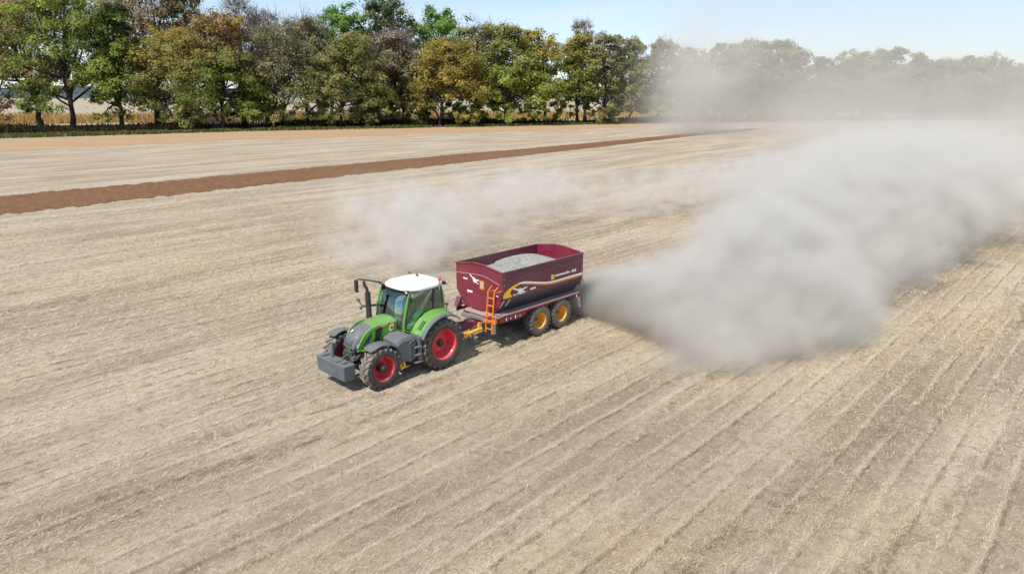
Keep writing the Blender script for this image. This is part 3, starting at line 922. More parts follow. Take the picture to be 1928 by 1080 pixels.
rear = (rim_mesh("rear_rim", 0.56, 0.60, 0.24, 'red_rim', 8, 0.17),
        tyre_mesh("rear_tyre", 0.91, 0.555, 0.60, 21, 0.05, 'tyre_black', 'tyre_tread'),
        hub_mesh("rear_hub", 0.13, 0.16, 'hub_dark'))
front = (rim_mesh("front_rim", 0.425, 0.50, 0.26, 'red_rim', 0, 0.15),
         tyre_mesh("front_tyre", 0.71, 0.42, 0.50, 19, 0.045, 'tyre_black', 'tyre_tread'),
         hub_mesh("front_hub", 0.15, 0.21, 'hub_dark'))
for s in (1, -1):
    place_wheel(T, rear, (0, 1.12 * s, 0.90), s, -0.02, spin=0.2)
    place_wheel(T, front, (2.56, 1.10 * s, 0.70), s, 0.02, spin=0.35, steer=R(2))

# chassis, engine, axles
mb = MB()
mb.box((0.25, 0, 0.95), (1.5, 0.62, 0.62)); mb.box((1.6, 0, 0.92), (1.6, 0.50, 0.50)); mb.box((2.75, 0, 1.00), (1.0, 0.46, 0.46))
mb.box((1.35, 0, 1.30), (0.8, 0.9, 0.25))
mb.build("chassis", 'engine_dark', T, bevel=0.03)
mb = MB(); mb.tube([(0, -0.95, 0.9), (0, 0.95, 0.9)], [0.2, 0.2], 12); mb.box((0, 0, 0.9), (0.6, 0.7, 0.5)); mb.build("rear_axle", 'engine_dark', T, smooth=40, off=ZO)
mb = MB(); mb.bar((2.56, -0.92, 0.68), (2.56, 0.92, 0.68), 0.24, 0.22); mb.box((2.56, 0, 0.74), (0.42, 0.36, 0.34))
for s in (1, -1):
    mb.tube([(2.56, 0.80 * s, 0.70), (2.56, 1.04 * s, 0.70)], 0.17, 14); mb.tube([(2.34, 0.12 * s, 0.70), (2.36, 0.62 * s, 0.72)], 0.035, 8)
mb.build("front_axle", 'engine_dark', T, smooth=40, off=ZO)
# engine clutter seen below the hood
mb = MB()
for k in range(26):
    x, z = 1.6 + 1.6 * random.random(), 1.0 + 0.35 * random.random()
    s = random.choice((1, 1, -1))
    mb.box((x, s * (0.26 + 0.12 * random.random()), z), (0.08 + 0.16 * random.random(), 0.08 + 0.1 * random.random(), 0.06 + 0.16 * random.random()), Matrix.Rotation(random.random(), 3, 'Y'))
for k in range(7):
    x = 2.2 + 0.13 * k
    mb.tube([(x, 0.3, 1.30), (x + 0.05, 0.40, 1.12), (x + 0.2, 0.36, 0.98), (x + 0.3, 0.2, 0.9)], 0.016, 6)
mb.build("engine", 'engine_dark', T)['kind'] = 'stuff'
mb = MB()
for s in (1, -1):
    for k in range(3):
        mb.tube([(3.0, s * (0.08 + 0.07 * k), 1.16), (3.14, s * (0.1 + 0.07 * k), 1.12), (3.22, s * (0.12 + 0.07 * k), 0.95), (3.18, s * (0.1 + 0.06 * k), 0.78)], 0.018, 6)
    mb.box((3.2, 0.26 * s, 0.98), (0.12, 0.09, 0.14)); mb.box((3.12, 0.1 * s, 1.14), (0.14, 0.12, 0.1))
mb.build("front_couplings", 'steel', T, smooth=40)['kind'] = 'stuff'

# ---- hood: lofted sections (x, half width, top z, bottom z)
def hood_ring(x, hw, zt, zb, n=9, crown=0.05, tuck=0.0):
    pts = []
    for i in range(n):                                   # over the top from right to left
        t = -1 + 2 * i / (n - 1)
        ex = abs(t) ** 4
        pts.append((x, hw * t, zt - crown * t * t - 0.09 * ex))
    pts.append((x, hw * 1.02, zt - 0.30)); pts.append((x, hw * (1.0 - tuck), zb))
    pts = [(x, -hw * (1.0 - tuck), zb), (x, -hw * 1.02, zt - 0.30)] + pts
    return pts
mb = MB()
mb.loft([hood_ring(1.42, 0.47, 2.11, 1.46), hood_ring(1.9, 0.46, 2.09, 1.42), hood_ring(2.25, 0.445, 2.05, 1.36), hood_ring(2.48, 0.435, 2.00, 1.34)])
mb.build("hood", 'green_paint', T, smooth=50)
mb = MB()   # grey nose cap
mb.loft([hood_ring(2.482, 0.405, 2.005, 1.30), hood_ring(2.75, 0.40, 1.93, 1.28), hood_ring(2.98, 0.375, 1.83, 1.27), hood_ring(3.13, 0.34, 1.70, 1.27, crown=0.07), hood_ring(3.21, 0.30, 1.54, 1.30, crown=0.08), hood_ring(3.225, 0.27, 1.46, 1.34, crown=0.06)])
mb.build("nose_grille", 'grey_plastic', T, smooth=50)
for k in range(7):   # fine louvres across the nose
    z = 1.42 + 0.045 * k
    xx = 3.215 - 0.012 * k * k * 0.35
    MB().box((xx, 0, z), (0.035, 0.40 + 0.02 * k, 0.014)).build("grille_louvre", 'black_plastic', T)
for s in (1, -1):
    # green side frame: a sweeping blade from the shoulder down to the chin, and a second blade behind the side grille
    sec = [((2.30, 2.00), (2.30, 1.90)), ((2.60, 1.95), (2.56, 1.84)), ((2.85, 1.80), (2.76, 1.68)), ((3.02, 1.55), (2.90, 1.47)), ((3.10, 1.36), (2.96, 1.30)), ((3.06, 1.25), (2.80, 1.22)), ((2.80, 1.20), (2.62, 1.25))]
    hwz = [0.452, 0.45, 0.445, 0.43, 0.40, 0.40, 0.43]
    mb = MB()
    rings = [[(a[0], s * (h - 0.05), a[1]), (a[0], s * (h + 0.022), a[1] - 0.01), (b2[0], s * (h + 0.03), b2[1]), (b2[0], s * (h - 0.05), b2[1])] for (a, b2), h in zip(sec, hwz)]
    mb.loft(rings); mb.build("side_frame", 'green_paint', T, smooth=60)
    mb = MB(); mb.loft([[(x, s * (0.455), z + .05), (x, s * 0.475, z + .05), (x - 0.13, s * 0.478, z), (x - 0.13, s * 0.455, z)] for x, z in ((2.56, 1.84), (2.58, 1.62), (2.66, 1.40), (2.74, 1.25))])
    mb.build("side_frame", 'green_paint', T, smooth=60)
    mb = MB(); mb.prism([(2.50, 1.86), (2.74, 1.70), (2.90, 1.48), (2.94, 1.32), (2.74, 1.27), (2.60, 1.42), (2.52, 1.62)], 1, s * 0.40, s * 0.448)
    mb.build("side_grille", 'grey_plastic', T, bevel=0.01)
    mb = MB(); mb.prism([(2.12, 1.90), (2.42, 1.88), (2.44, 1.60), (2.55, 1.32), (2.30, 1.34), (2.20, 1.6)], 1, s * 0.448, s * 0.469)
    mb.build("side_vent", 'black_plastic', T, bevel=0.008)
    # stripe along the shoulder with red ends
    mb = MB(); mb.prism([(1.46, 2.00), (2.30, 1.965), (2.30, 1.915), (1.46, 1.955)], 1, s * 0.474, s * 0.482); mb.build("stripe", 'decal_grey', T)
    MB().prism([(2.22, 1.972), (2.34, 1.965), (2.33, 1.905), (2.23, 1.912)], 1, s * 0.474, s * 0.489).build("stripe_badge", 'decal_red', T)
    MB().prism([(1.82, 1.99), (1.92, 1.986), (1.92, 1.928), (1.82, 1.932)], 1, s * 0.474, s * 0.489).build("stripe_badge", 'decal_red', T)
    mb = MB(); mb.prism([(2.68, 1.44), (2.82, 1.42), (2.80, 1.33), (2.70, 1.34)], 1, s * 0.45, s * 0.462)
    mb.build("marker_lamp", 'lamp_glass', T)
    # headlight in the nose
    mb = MB(); mb.hexa([(3.02, s * 0.20, 1.32), (3.02, s * 0.385, 1.32), (2.98, s * 0.40, 1.50), (3.05, s * 0.22, 1.47), (3.225, s * 0.18, 1.34), (3.09, s * 0.375, 1.34), (3.08, s * 0.375, 1.49), (3.20, s * 0.18, 1.45)])
    mb.build("headlight", 'lamp_glass', T, bevel=0.01)
    mb = MB(); mb.bar((3.24, s * 0.05, 1.30), (3.05, s * 0.40, 1.24), 0.05, 0.05); mb.build("chin_trim", 'green_paint', T, bevel=0.01)
# sticker on the hood side: white card, yellow disc, black foot
mb = MB(); mb.prism([(1.68, 1.92), (1.86, 1.91), (1.85, 1.68), (1.69, 1.69)], 1, 0.476, 0.482); st = mb.build("sticker", 'decal_white', T)
mb = MB(); mb.prism([(1.775 + 0.075 * math.cos(a), 1.84 + 0.075 * math.sin(a)) for a in [2 * math.pi * k / 12 for k in range(12)]], 1, 0.482, 0.486); mb.build("sticker_disc", 'decal_yellow', st, off=BO)
mb = MB(); mb.prism([(1.72, 1.80), (1.81, 1.83), (1.80, 1.74), (1.72, 1.75)], 1, 0.486, 0.490); mb.build("sticker_mark", 'black_plastic', st, off=BO)
mb = MB(); mb.box((3.02, 0.0, 1.865), (0.10, 0.06, 0.01), Matrix.Rotation(R(28), 3, 'Y')); mb.build("nose_badge", 'decal_white', T)

# ---- front ballast weight and linkage
mb = MB()
w2 = [(3.52, -0.80, 0.50), (3.93, -0.80, 0.52), (3.93, 0.80, 0.52), (3.52, 0.80, 0.50), (3.52, -0.84, 1.05), (3.96, -0.84, 1.05), (3.96, 0.84, 1.05), (3.52, 0.84, 1.05)]
mb.hexa(w2)
weight = mb.build("front_weight", 'weight_grey', T, bevel=0.025)
for cc_, ss_ in (((3.76, 0.0, 1.065), (0.26, 0.60, 0.05)), ((3.72, 0.50, 1.075), (0.2, 0.2, 0.06)), ((3.76, -0.60, 1.075), (0.28, 0.18, 0.05))):
    MB().box(cc_, ss_).build("weight_cap", 'weight_grey', weight, bevel=0.012, off=BO)
mb = MB(); mb.prism([(-0.35, 0.66), (0.35, 0.66), (0.35, 0.80), (-0.35, 0.80)], 0, 3.93, 3.962); mb.build("weight_panel", 'weight_grey', weight, bevel=0.008, off=BO)
mb = MB(); mb.bar((3.72, -0.20, 1.05), (3.68, -0.20, 1.58), 0.11, 0.09, up=(1, 0, 0)); mb.build("weight_post", 'weight_grey', weight, bevel=0.015, off=BO)
mb = MB()
for s in (1, -1):
    mb.bar((2.95, 0.24 * s, 0.72), (3.56, 0.32 * s, 0.70), 0.07, 0.12); mb.bar((3.05, 0.2 * s, 1.05), (3.32, 0.28 * s, 0.72), 0.05, 0.06)
mb.bar((3.0, 0, 1.1), (3.60, 0, 0.98), 0.06, 0.06)
mb.build("front_linkage", 'engine_dark', T, bevel=0.008)['kind'] = 'stuff'

# ---- fenders
def arc_fender(cx, cz, r0, r1, a0, a1, y0, y1, n=16, thick=0.03, drop=0.0):
    """curved mudguard strip; r0 at y0, r1 at y1"""
    mb = MB(); rings = []
    for i in range(n + 1):
        a = R(a0 + (a1 - a0) * i / n)
        ca, sa = math.cos(a), math.sin(a)
        rings.append([(cx + r0 * ca, y0, cz + r0 * sa), (cx + r1 * ca, y1, cz + r1 * sa), (cx + (r1 - thick) * ca, y1, cz + (r1 - thick) * sa - drop), (cx + (r0 - thick) * ca, y0, cz + (r0 - thick) * sa)])
    return mb.loft(rings)
for s in (1, -1):
    fd = arc_fender(0.0, 0.90, 1.20, 1.11, 28, 122, 0.86 * s, 1.29 * s).build("rear_fender", 'green_paint', T, smooth=40, off=ZO)
    arc_fender(0.0, 0.90, 1.112, 1.08, 24, 132, 1.285 * s, 1.45 * s, drop=0.02).build("fender_edge", 'weight_grey', fd, smooth=40, off=ZO)
    mb = MB(); poly = [(1.19 * math.cos(R(a)), 0.9 + 1.19 * math.sin(R(a))) for a in range(20, 126, 8)] + [(-0.5, 1.2), (0.9, 1.15)]
    mb.prism(poly, 1, 0.82 * s, 0.86 * s); mb.build("fender_wall", 'green_paint', fd, off=ZO)
    mb = MB(); rr = 1.172
    pts = [R(a) for a in (38, 44, 50, 56)]
    mb.loft([[(rr * math.cos(a), 1.04 * s, 0.9 + rr * math.sin(a)), (rr * math.cos(a) * 0.982, 1.20 * s, 0.9 + rr * math.sin(a) * 0.982), (rr * math.cos(a) * 0.962, 1.20 * s, 0.9 + rr * math.sin(a) * 0.962), (rr * math.cos(a) * 0.962, 1.04 * s, 0.9 + rr * math.sin(a) * 0.962)] for a in pts])
    mb.build("fender_lamp", 'dark_green', fd, off=ZO)
    mb = MB(); mb.box((1.00, 1.10 * s, 1.50), (0.05, 0.16, 0.06), Matrix.Rotation(R(-30), 3, 'Y')); mb.build("marker_lamp", 'lamp_glass', fd, bevel=0.01, off=ZO)
    ff = arc_fender(2.56, 0.70, 0.84, 0.82, 62, 178, 0.88 * s, 1.32 * s, 14, 0.025).build("front_fender", 'grey_plastic', T, smooth=40, off=ZO)
    mb = MB(); mb.hexa([(2.90, 0.84 * s, 1.45), (3.02, 0.88 * s, 1.40), (3.02, 1.30 * s, 1.38), (2.92, 1.32 * s, 1.43), (2.90, 0.84 * s, 1.48), (3.02, 0.88 * s, 1.43), (3.02, 1.30 * s, 1.41), (2.92, 1.32 * s, 1.46)])
    mb.build("fender_tip", 'grey_plastic', ff, off=ZO)
    # grey panel under the rear fender front, tank box with ribs, steps
    mb = MB(); mb.prism([(0.98, 1.42), (1.10, 1.44), (1.12, 0.60), (0.98, 0.60)], 1, 0.74 * s, 1.33 * s); mb.build("fender_panel", 'weight_grey', T, bevel=0.02, off=ZO)
    tk = MB().loft([[(x, 0.50 * s, zb), (x, 1.24 * s, zb + 0.06), (x, 1.28 * s, zt - 0.12), (x, 1.20 * s, zt), (x, 0.50 * s, zt + 0.03)] for x, zb, zt in ((1.18, 0.62, 1.42), (1.30, 0.58, 1.52), (1.72, 0.62, 1.54), (1.98, 0.80, 1.42))]).build("fuel_tank", 'grey_plastic', T, smooth=35, bevel=0.02, off=ZO)
    for k in range(7):
        z = 0.72 + 0.10 * k
        MB().bar((1.24, 1.275 * s, z + 0.05), (1.50, 1.295 * s, z - 0.05), 0.035, 0.030).build("tank_rib", 'weight_grey', tk, off=ZO)
    for z, x in ((0.55, 1.12), (0.82, 1.13), (1.10, 1.14)):
        MB().box((x, 1.22 * s, z), (0.30, 0.26, 0.03)).build("cab_step", 'steel', T, bevel=0.005, off=ZO)
    for k in range(2):
        mb = MB(); mb.hexa([(1.72 - .16 * k, 1.06 * s, 0.45), (1.83 - .16 * k, 1.06 * s, 0.45), (1.83 - .16 * k, 1.18 * s, 0.45), (1.72 - .16 * k, 1.18 * s, 0.45), (1.78 - .16 * k, 1.08 * s, 0.92), (1.84 - .16 * k, 1.08 * s, 0.92), (1.84 - .16 * k, 1.16 * s, 0.92), (1.78 - .16 * k, 1.16 * s, 0.92)])
        mb.build("wheel_chock", 'yellow_paint', T, bevel=0.01, off=ZO)

# ---- cab
mb = MB()
mb.loft([[(1.50, -0.55, 1.30), (1.50, 0.55, 1.30), (0.9, 0.78, 1.30), (-0.35, 0.72, 1.30), (-0.35, -0.72, 1.30), (0.9, -0.78, 1.30)],
         [(1.56, -0.55, 1.62), (1.56, 0.55, 1.62), (1.0, 0.80, 1.52), (-0.40, 0.72, 1.75), (-0.40, -0.72, 1.75), (1.0, -0.80, 1.52)]])
mb.build("cab_floor", 'interior_grey', T, bevel=0.01)
PA, PB = {}, {}
for s in (1, -1):
    PA[s] = [(1.47, 0.74 * s, 1.62), (1.45, 0.77 * s, 1.95), (1.38, 0.79 * s, 2.35), (1.28, 0.80 * s, 2.70), (1.16, 0.78 * s, 2.97)]
    PB[s] = [(-0.30, 0.76 * s, 1.98), (-0.32, 0.78 * s, 2.30), (-0.28, 0.79 * s, 2.62), (-0.20, 0.78 * s, 2.95)]
    mb = MB(); mb.tube(PA[s], [0.045, 0.05, 0.048, 0.042, 0.04], 8); mb.build("front_pillar", 'green_paint', T, smooth=50)
    mb = MB(); mb.tube(PB[s], [0.06, 0.05, 0.045, 0.045], 8); mb.build("rear_pillar", 'green_paint', T, smooth=50)
    mb = MB(); mb.tube([(1.46, 0.78 * s, 1.68), (1.34, 0.80 * s, 1.58), (1.18, 0.81 * s, 1.56), (1.02, 0.81 * s, 1.66), (0.85, 0.80 * s, 1.90), (0.55, 0.80 * s, 2.06), (0.1, 0.79 * s, 2.13), (-0.28, 0.78 * s, 2.08)], 0.032, 8)
    mb.build("door_sill", 'green_paint' if s > 0 else 'green_paint', T, smooth=50)
    # black seals
    mb = MB(); mb.tube([(1.40, 0.81 * s, 1.72), (1.34, 0.825 * s, 2.35), (1.24, 0.83 * s, 2.68), (1.12, 0.80 * s, 2.93), (0.4, 0.81 * s, 2.95), (-0.18, 0.80 * s, 2.93), (-0.24, 0.81 * s, 2.6), (-0.27, 0.80 * s, 2.12)], 0.018, 6)
    mb.build("door_seal", 'black_plastic', T, smooth=50)
    mb = MB(); mb.tube([(0.20, 0.815 * s, 2.12), (0.16, 0.825 * s, 2.5), (0.14, 0.81 * s, 2.94)], 0.024, 6); mb.build("door_post", 'black_plastic', T, smooth=50)
    # door glass and quarter glass
    def pane(name, poly, th=0.008):
        mb = MB(); n = len(poly)
        mb.add([(x, y, z) for x, y, z in poly] + [(x, y - th * s, z) for x, y, z in poly], [tuple(range(n)), tuple(range(2 * n - 1, n - 1, -1))] + [(i, (i + 1) % n, (i + 1) % n + n, i + n) for i in range(n)])
        return mb.build(name, 'cab_glass', T)
    pane("door_glass", [(1.42, 0.79 * s, 1.74), (1.18, 0.80 * s, 1.60), (1.02, 0.80 * s, 1.70), (0.85, 0.80 * s, 1.93), (0.55, 0.80 * s, 2.08), (0.21, 0.80 * s, 2.13), (0.15, 0.80 * s, 2.93), (1.12, 0.80 * s, 2.93), (1.24, 0.80 * s, 2.68), (1.35, 0.80 * s, 2.35)])
    pane("quarter_glass", [(0.18, 0.80 * s, 2.14), (-0.25, 0.80 * s, 2.11), (-0.25, 0.80 * s, 2.55), (-0.18, 0.80 * s, 2.92), (0.13, 0.80 * s, 2.93)])
# windscreen bulging forward
mb = MB(); rings = []
for k in range(6):
    t = k / 5
    z = 1.66 + (2.97 - 1.66) * t
    xs = float(np.interp(z, [1.62, 1.95, 2.35, 2.70, 2.97], [1.47, 1.45, 1.38, 1.28, 1.14]))
    rings.append([(xs + 0.17 * (1 - y * y / 0.6), y, z) for y in np.linspace(-0.765, 0.765, 11)])
mb.loft(rings, closed=False, caps=False)
o = mb.build("windscreen", 'cab_glass', T, smooth=80)
o.modifiers.new("thick", 'SOLIDIFY').thickness = 0.008
for rg_ in (rings[0], rings[-1]): MB().tube(rg_, 0.025, 6).build("windscreen_seal", 'black_plastic', T, smooth=50)
mb = MB(); mb.loft([[(-0.34, -0.74, 2.02), (-0.34, 0.74, 2.02), (-0.332, 0.74, 2.02), (-0.332, -0.74, 2.02)], [(-0.22, -0.76, 2.93), (-0.22, 0.76, 2.93), (-0.212, 0.76, 2.93), (-0.212, -0.76, 2.93)]])
mb.build("rear_window", 'cab_glass', T)
mb = MB(); mb.tube([(1.50, 0.0, 1.74), (1.44, 0.28, 2.05), (1.34, 0.55, 2.3)], 0.012, 6); mb.build("wiper", 'black_plastic', T)
# roof: superellipse rings
def roof_ring(cx, hx, hy, z, crown=0.0, n=40, p=3.4):
    out = []
    for k in range(n):
        a = 2 * math.pi * k / n
        c, s_ = math.cos(a), math.sin(a)
        x, y = hx * abs(c) ** (2 / p) * (1 if c > 0 else -1), hy * abs(s_) ** (2 / p) * (1 if s_ > 0 else -1)
        if x > 0: x *= 1 - 0.16 * (1 - (y / hy) ** 2) * 0 - 0.10 * (abs(y) / hy) ** 3
        out.append((cx + x, y, z + crown * (1 - (x / hx) ** 2)))
    return out
mb = MB()
mb.loft([roof_ring(0.40, 0.80, 0.78, 2.94), roof_ring(0.40, 0.88, 0.86, 2.95), roof_ring(0.40, 0.90, 0.88, 3.0), roof_ring(0.40, 0.88, 0.86, 3.06), roof_ring(0.40, 0.80, 0.78, 3.115), roof_ring(0.39, 0.62, 0.60, 3.15), roof_ring(0.38, 0.3, 0.3, 3.165)])
roof = mb.build("roof", 'white_roof', T, smooth=60)
mb = MB(); mb.tube([(0.05, -0.5, 3.145), (0.0, -0.2, 3.165), (0.0, 0.2, 3.165), (0.05, 0.5, 3.145)], 0.012, 6); mb.tube([(0.75, -0.45, 3.13), (0.80, 0, 3.14), (0.75, 0.45, 3.13)], 0.010, 6); mb.build("roof_groove", 'decal_grey', roof, off=BO)
for y in (-0.60, -0.18):
    mb = MB(); mb.lathe([(0, 0.05), (0.03, 0.045), (0.055, 0.02), (0.06, 0.001)], 12); me_ = mb.mesh("roof_knob", 'black_plastic', smooth=50)
    k_ = link(bpy.data.objects.new("roof_knob", me_), roof); k_.location = (-0.10, y, 3.12); k_.rotation_euler = (R(90), 0, 0)
# beacon on its pole
mb = MB(); mb.tube([(-0.08, 0.86, 2.84), (-0.08, 0.88, 3.16)], 0.022, 8); bp = mb.build("beacon_pole", 'steel', T, smooth=50)
mb = MB(); mb.tube([(-0.08, 0.88, 3.17), (-0.08, 0.88, 3.20), (-0.08, 0.88, 3.27), (-0.08, 0.88, 3.30)], [0.045, 0.055, 0.05, 0.03], 12); mb.build("beacon", 'amber_lens', bp, smooth=50, off=BO)
# interior
mb = MB(); mb.loft([[(0.62, -0.24, 1.72), (0.62, 0.24, 1.72), (0.12, 0.24, 1.68), (0.12, -0.24, 1.68)], [(0.66, -0.26, 1.80), (0.66, 0.26, 1.80), (0.10, 0.26, 1.78), (0.10, -0.26, 1.78)], [(0.60, -0.22, 1.85), (0.60, 0.22, 1.85), (0.12, 0.24, 1.83), (0.12, -0.24, 1.83)]])
seat = mb.build("seat", 'seat_fabric', T, smooth=50)
mb = MB(); mb.loft([[(0.14, -0.24, 1.82), (0.14, 0.24, 1.82), (0.04, 0.22, 1.82), (0.04, -0.22, 1.82)], [(0.12, -0.27, 2.1), (0.12, 0.27, 2.1), (0.0, 0.24, 2.1), (0.0, -0.24, 2.1)], [(0.04, -0.22, 2.48), (0.04, 0.22, 2.48), (-0.05, 0.2, 2.48), (-0.05, -0.2, 2.48)], [(0.01, -0.12, 2.68), (0.01, 0.12, 2.68), (-0.05, 0.1, 2.68), (-0.05, -0.1, 2.68)]])
mb.build("backrest", 'seat_fabric', seat, smooth=50, off=BO)
mb = MB(); mb.box((0.36, 0, 1.62), (0.36, 0.36, 0.2)); mb.build("seat_base", 'black_plastic', seat, bevel=0.02, off=BO)
mb = MB(); mb.box((0.40, -0.40, 1.98), (0.50, 0.14, 0.10)); mb.box((0.62, -0.42, 2.10), (0.05, 0.22, 0.22)); mb.build("armrest", 'interior_grey', T, bevel=0.02)
mb = MB(); mb.tube([(1.32, 0, 1.50), (1.20, 0, 1.86), (1.08, 0, 2.02)], [0.12, 0.10, 0.06], 10); mb.box((1.24, 0, 2.0), (0.1, 0.34, 0.2)); mb.build("steering_column", 'black_plastic', T, smooth=40)
mb = MB(); Rm = Matrix.Rotation(R(-38), 3, 'Y')
mb.tube([Vector((1.04, 0, 2.06)) + Rm @ Vector((0.2 * math.cos(a), 0.2 * math.sin(a), 0)) for a in [2 * math.pi * k / 20 for k in range(21)]], 0.016, 6)
for a in (0.5, 2.6, 4.7): mb.tube([Vector((1.04, 0, 2.06)), Vector((1.04, 0, 2.06)) + Rm @ Vector((0.2 * math.cos(a), 0.2 * math.sin(a), 0))], 0.014, 6)
mb.build("steering_wheel", 'black_plastic', T, smooth=40)
mb = MB(); mb.box((0.95, -0.52, 2.22), (0.06, 0.26, 0.20), Matrix.Rotation(R(20), 3, 'Z')); mb.tube([(0.85, -0.5, 1.9), (0.93, -0.52, 2.2)], 0.02, 6); mb.build("terminal", 'black_plastic', T, bevel=0.01)
mb = MB(); mb.box((1.02, 0.35, 2.78), (0.05, 0.22, 0.16)); mb.build("sun_visor", 'black_plastic', T, bevel=0.01)
mb = MB(); mb.box((0.35, 0, 2.905), (1.1, 1.3, 0.06)); mb.build("roof_lining", 'interior_grey', T, bevel=0.01)
mb = MB(); mb.box((-0.20, 0, 1.88), (0.16, 1.2, 0.3)); mb.box((0.2, 0.52, 1.75), (0.6, 0.2, 0.3)); mb.build("rear_console", 'interior_grey', T, bevel=0.02)

# exhaust, mirrors, work lights
mb = MB(); mb.tube([(1.84, -0.66, 1.45), (1.84, -0.72, 1.9), (1.84, -0.74, 2.82)], [0.10, 0.10, 0.095], 14); ex = mb.build("exhaust", 'black_plastic', T, smooth=50)
mb = MB(); mb.tube([(1.84, -0.74, 2.80), (1.86, -0.74, 2.95), (1.92, -0.76, 3.06), (1.94, -0.80, 3.22)], [0.055, 0.055, 0.055, 0.05], 10); mb.build("exhaust_tip", 'black_plastic', ex, smooth=50, off=BO)
mb = MB(); mb.bar((1.46, -0.72, 2.28), (1.95, -0.90, 2.30), 0.06, 0.07); mb.bar((1.95, -0.90, 2.24), (2.0, -1.05, 2.46), 0.04, 0.04); mb.box((2.02, -1.08, 2.50), (0.05, 0.12, 0.10)); mb.box((1.99, -0.98, 2.22), (0.05, 0.1, 0.1)); mb.build("exhaust_bracket", 'grey_plastic', ex, off=BO)
for s in (-1, 1):
    if s < 0:
        arm = [(1.16, -0.84, 3.02), (1.5, -1.0, 3.12), (1.9, -1.16, 3.22), (1.96, -1.2, 3.18)]
        mp = (1.97, -1.22, 2.97)
    else:
        arm = [(1.18, 0.82, 2.96), (1.22, 0.86, 2.92), (1.24, 0.88, 2.84)]
        mp = (1.24, 0.885, 2.72)
    mb = MB(); mb.tube(arm, 0.026, 8); a_ = mb.build("mirror_arm", 'black_plastic', T, smooth=50)
    mb = MB(); mb.box(mp, (0.09, 0.20 if s < 0 else 0.12, 0.44 if s < 0 else 0.22), Matrix.Rotation(R(10 * s), 3, 'Z')); mr = mb.build("mirror", 'black_plastic', a_, bevel=0.03, off=BO, segs=3)
for (x, y, z) in ((1.24, -0.90, 2.98), (1.26, -0.72, 2.96), (1.22, 0.72, 2.97), (-0.46, -0.66, 2.98), (-0.46, 0.66, 2.98)):
    mb = MB(); mb.box((x, y, z), (0.10, 0.15, 0.11)); wl = mb.build("work_light", 'black_plastic', T, bevel=0.015)
    mb = MB(); mb.box((x + (0.053 if x > 0 else -0.053), y, z), (0.01, 0.12, 0.085)); mb.build("lens", 'lamp_glass', wl, off=BO)
mb = MB(); mb.tube([(-0.30, 1.14, 2.02), (-0.34, 1.16, 2.24), (-0.30, 1.18, 2.28)], 0.014, 6); mb.box((-0.28, 1.20, 2.29), (0.1, 0.12, 0.06)); mb.build("fender_camera", 'black_plastic', T, bevel=0.008, off=ZO)
mb = MB(); mb.bar((-0.45, 0, 0.62), (-1.05, 0, 0.60), 0.14, 0.10); mb.box((-0.6, 0, 0.85), (0.3, 0.4, 0.4)); mb.build("tow_hitch", 'engine_dark', T, bevel=0.01)
mb = MB()
for s in (1, -1): mb.bar((-0.3, 0.36 * s, 0.75), (-0.95, 0.40 * s, 0.80), 0.06, 0.09); mb.bar((-0.4, 0.36 * s, 1.25), (-0.7, 0.38 * s, 0.80), 0.04, 0.04)
mb.build("rear_linkage", 'engine_dark', T, bevel=0.008)['kind'] = 'stuff'

# ================================================================== DRIVER (one continuous skinned body, seated, hands on the wheel)
def rig_world(p):
    c, s_ = math.cos(RIG_ANG), math.sin(RIG_ANG)
    return (RIG_POS[0] + p[0] * c - p[1] * s_, RIG_POS[1] + p[0] * s_ + p[1] * c, RIG_POS[2] + p[2])
SEAT_AT = (0.12, 0.0, 1.76)
driver = empty("person", rig_world(SEAT_AT), RIG_ANG)
tag(driver, "person in dark overalls seated at the wheel inside the tractor cab", "person")
def skin_mesh(name, verts, edges, radii, mat, parent, sub=2, root=0):
    me = bpy.data.meshes.new(name)
    me.from_pydata(verts, edges, [])
    o = bpy.data.objects.new(name, me); link(o, parent)
    md = o.modifiers.new("skin", 'SKIN'); md.use_smooth_shade = True
    sv = me.skin_vertices
    if not sv:
        bm = bmesh.new(); bm.from_mesh(me); bm.verts.layers.skin.verify(); bm.to_mesh(me); bm.free(); sv = me.skin_vertices
    for i, r in enumerate(radii):
        sv[0].data[i].radius = r if isinstance(r, tuple) else (r, r)
        sv[0].data[i].use_root = (i == root)
    s_ = o.modifiers.new("sub", 'SUBSURF'); s_.levels = s_.render_levels = sub
    me.materials.append(MATS[mat])
    return o
V_ = [(0.02, 0, 0.10), (0.0, 0, 0.26), (-0.03, 0, 0.44), (-0.02, 0, 0.56), (0.0, 0, 0.63), (0.02, 0, 0.68)]
r_ = [(0.17, 0.13), (0.155, 0.12), (0.17, 0.12), (0.13, 0.09), (0.06, 0.06), (0.055, 0.055)]
E_ = [(0, 1), (1, 2), (2, 3), (3, 4), (4, 5)]
for s in (1, -1):
    b0 = len(V_)
    V_ += [(0.06, 0.10 * s, 0.08), (0.40, 0.16 * s, 0.12), (0.58, 0.16 * s, -0.26), (0.70, 0.16 * s, -0.30)]
    r_ += [0.095, 0.075, 0.052, 0.045]
    E_ += [(0, b0), (b0, b0 + 1), (b0 + 1, b0 + 2), (b0 + 2, b0 + 3)]
    b1 = len(V_)
    V_ += [(-0.01, 0.19 * s, 0.52), (0.14, 0.25 * s, 0.27), (0.46, 0.20 * s, 0.29), (0.58, 0.17 * s, 0.30)]
    r_ += [0.068, 0.052, 0.040, 0.034]
    E_ += [(3, b1), (b1, b1 + 1), (b1 + 1, b1 + 2), (b1 + 2, b1 + 3)]
skin_mesh("body", V_, E_, r_, 'overalls', driver)
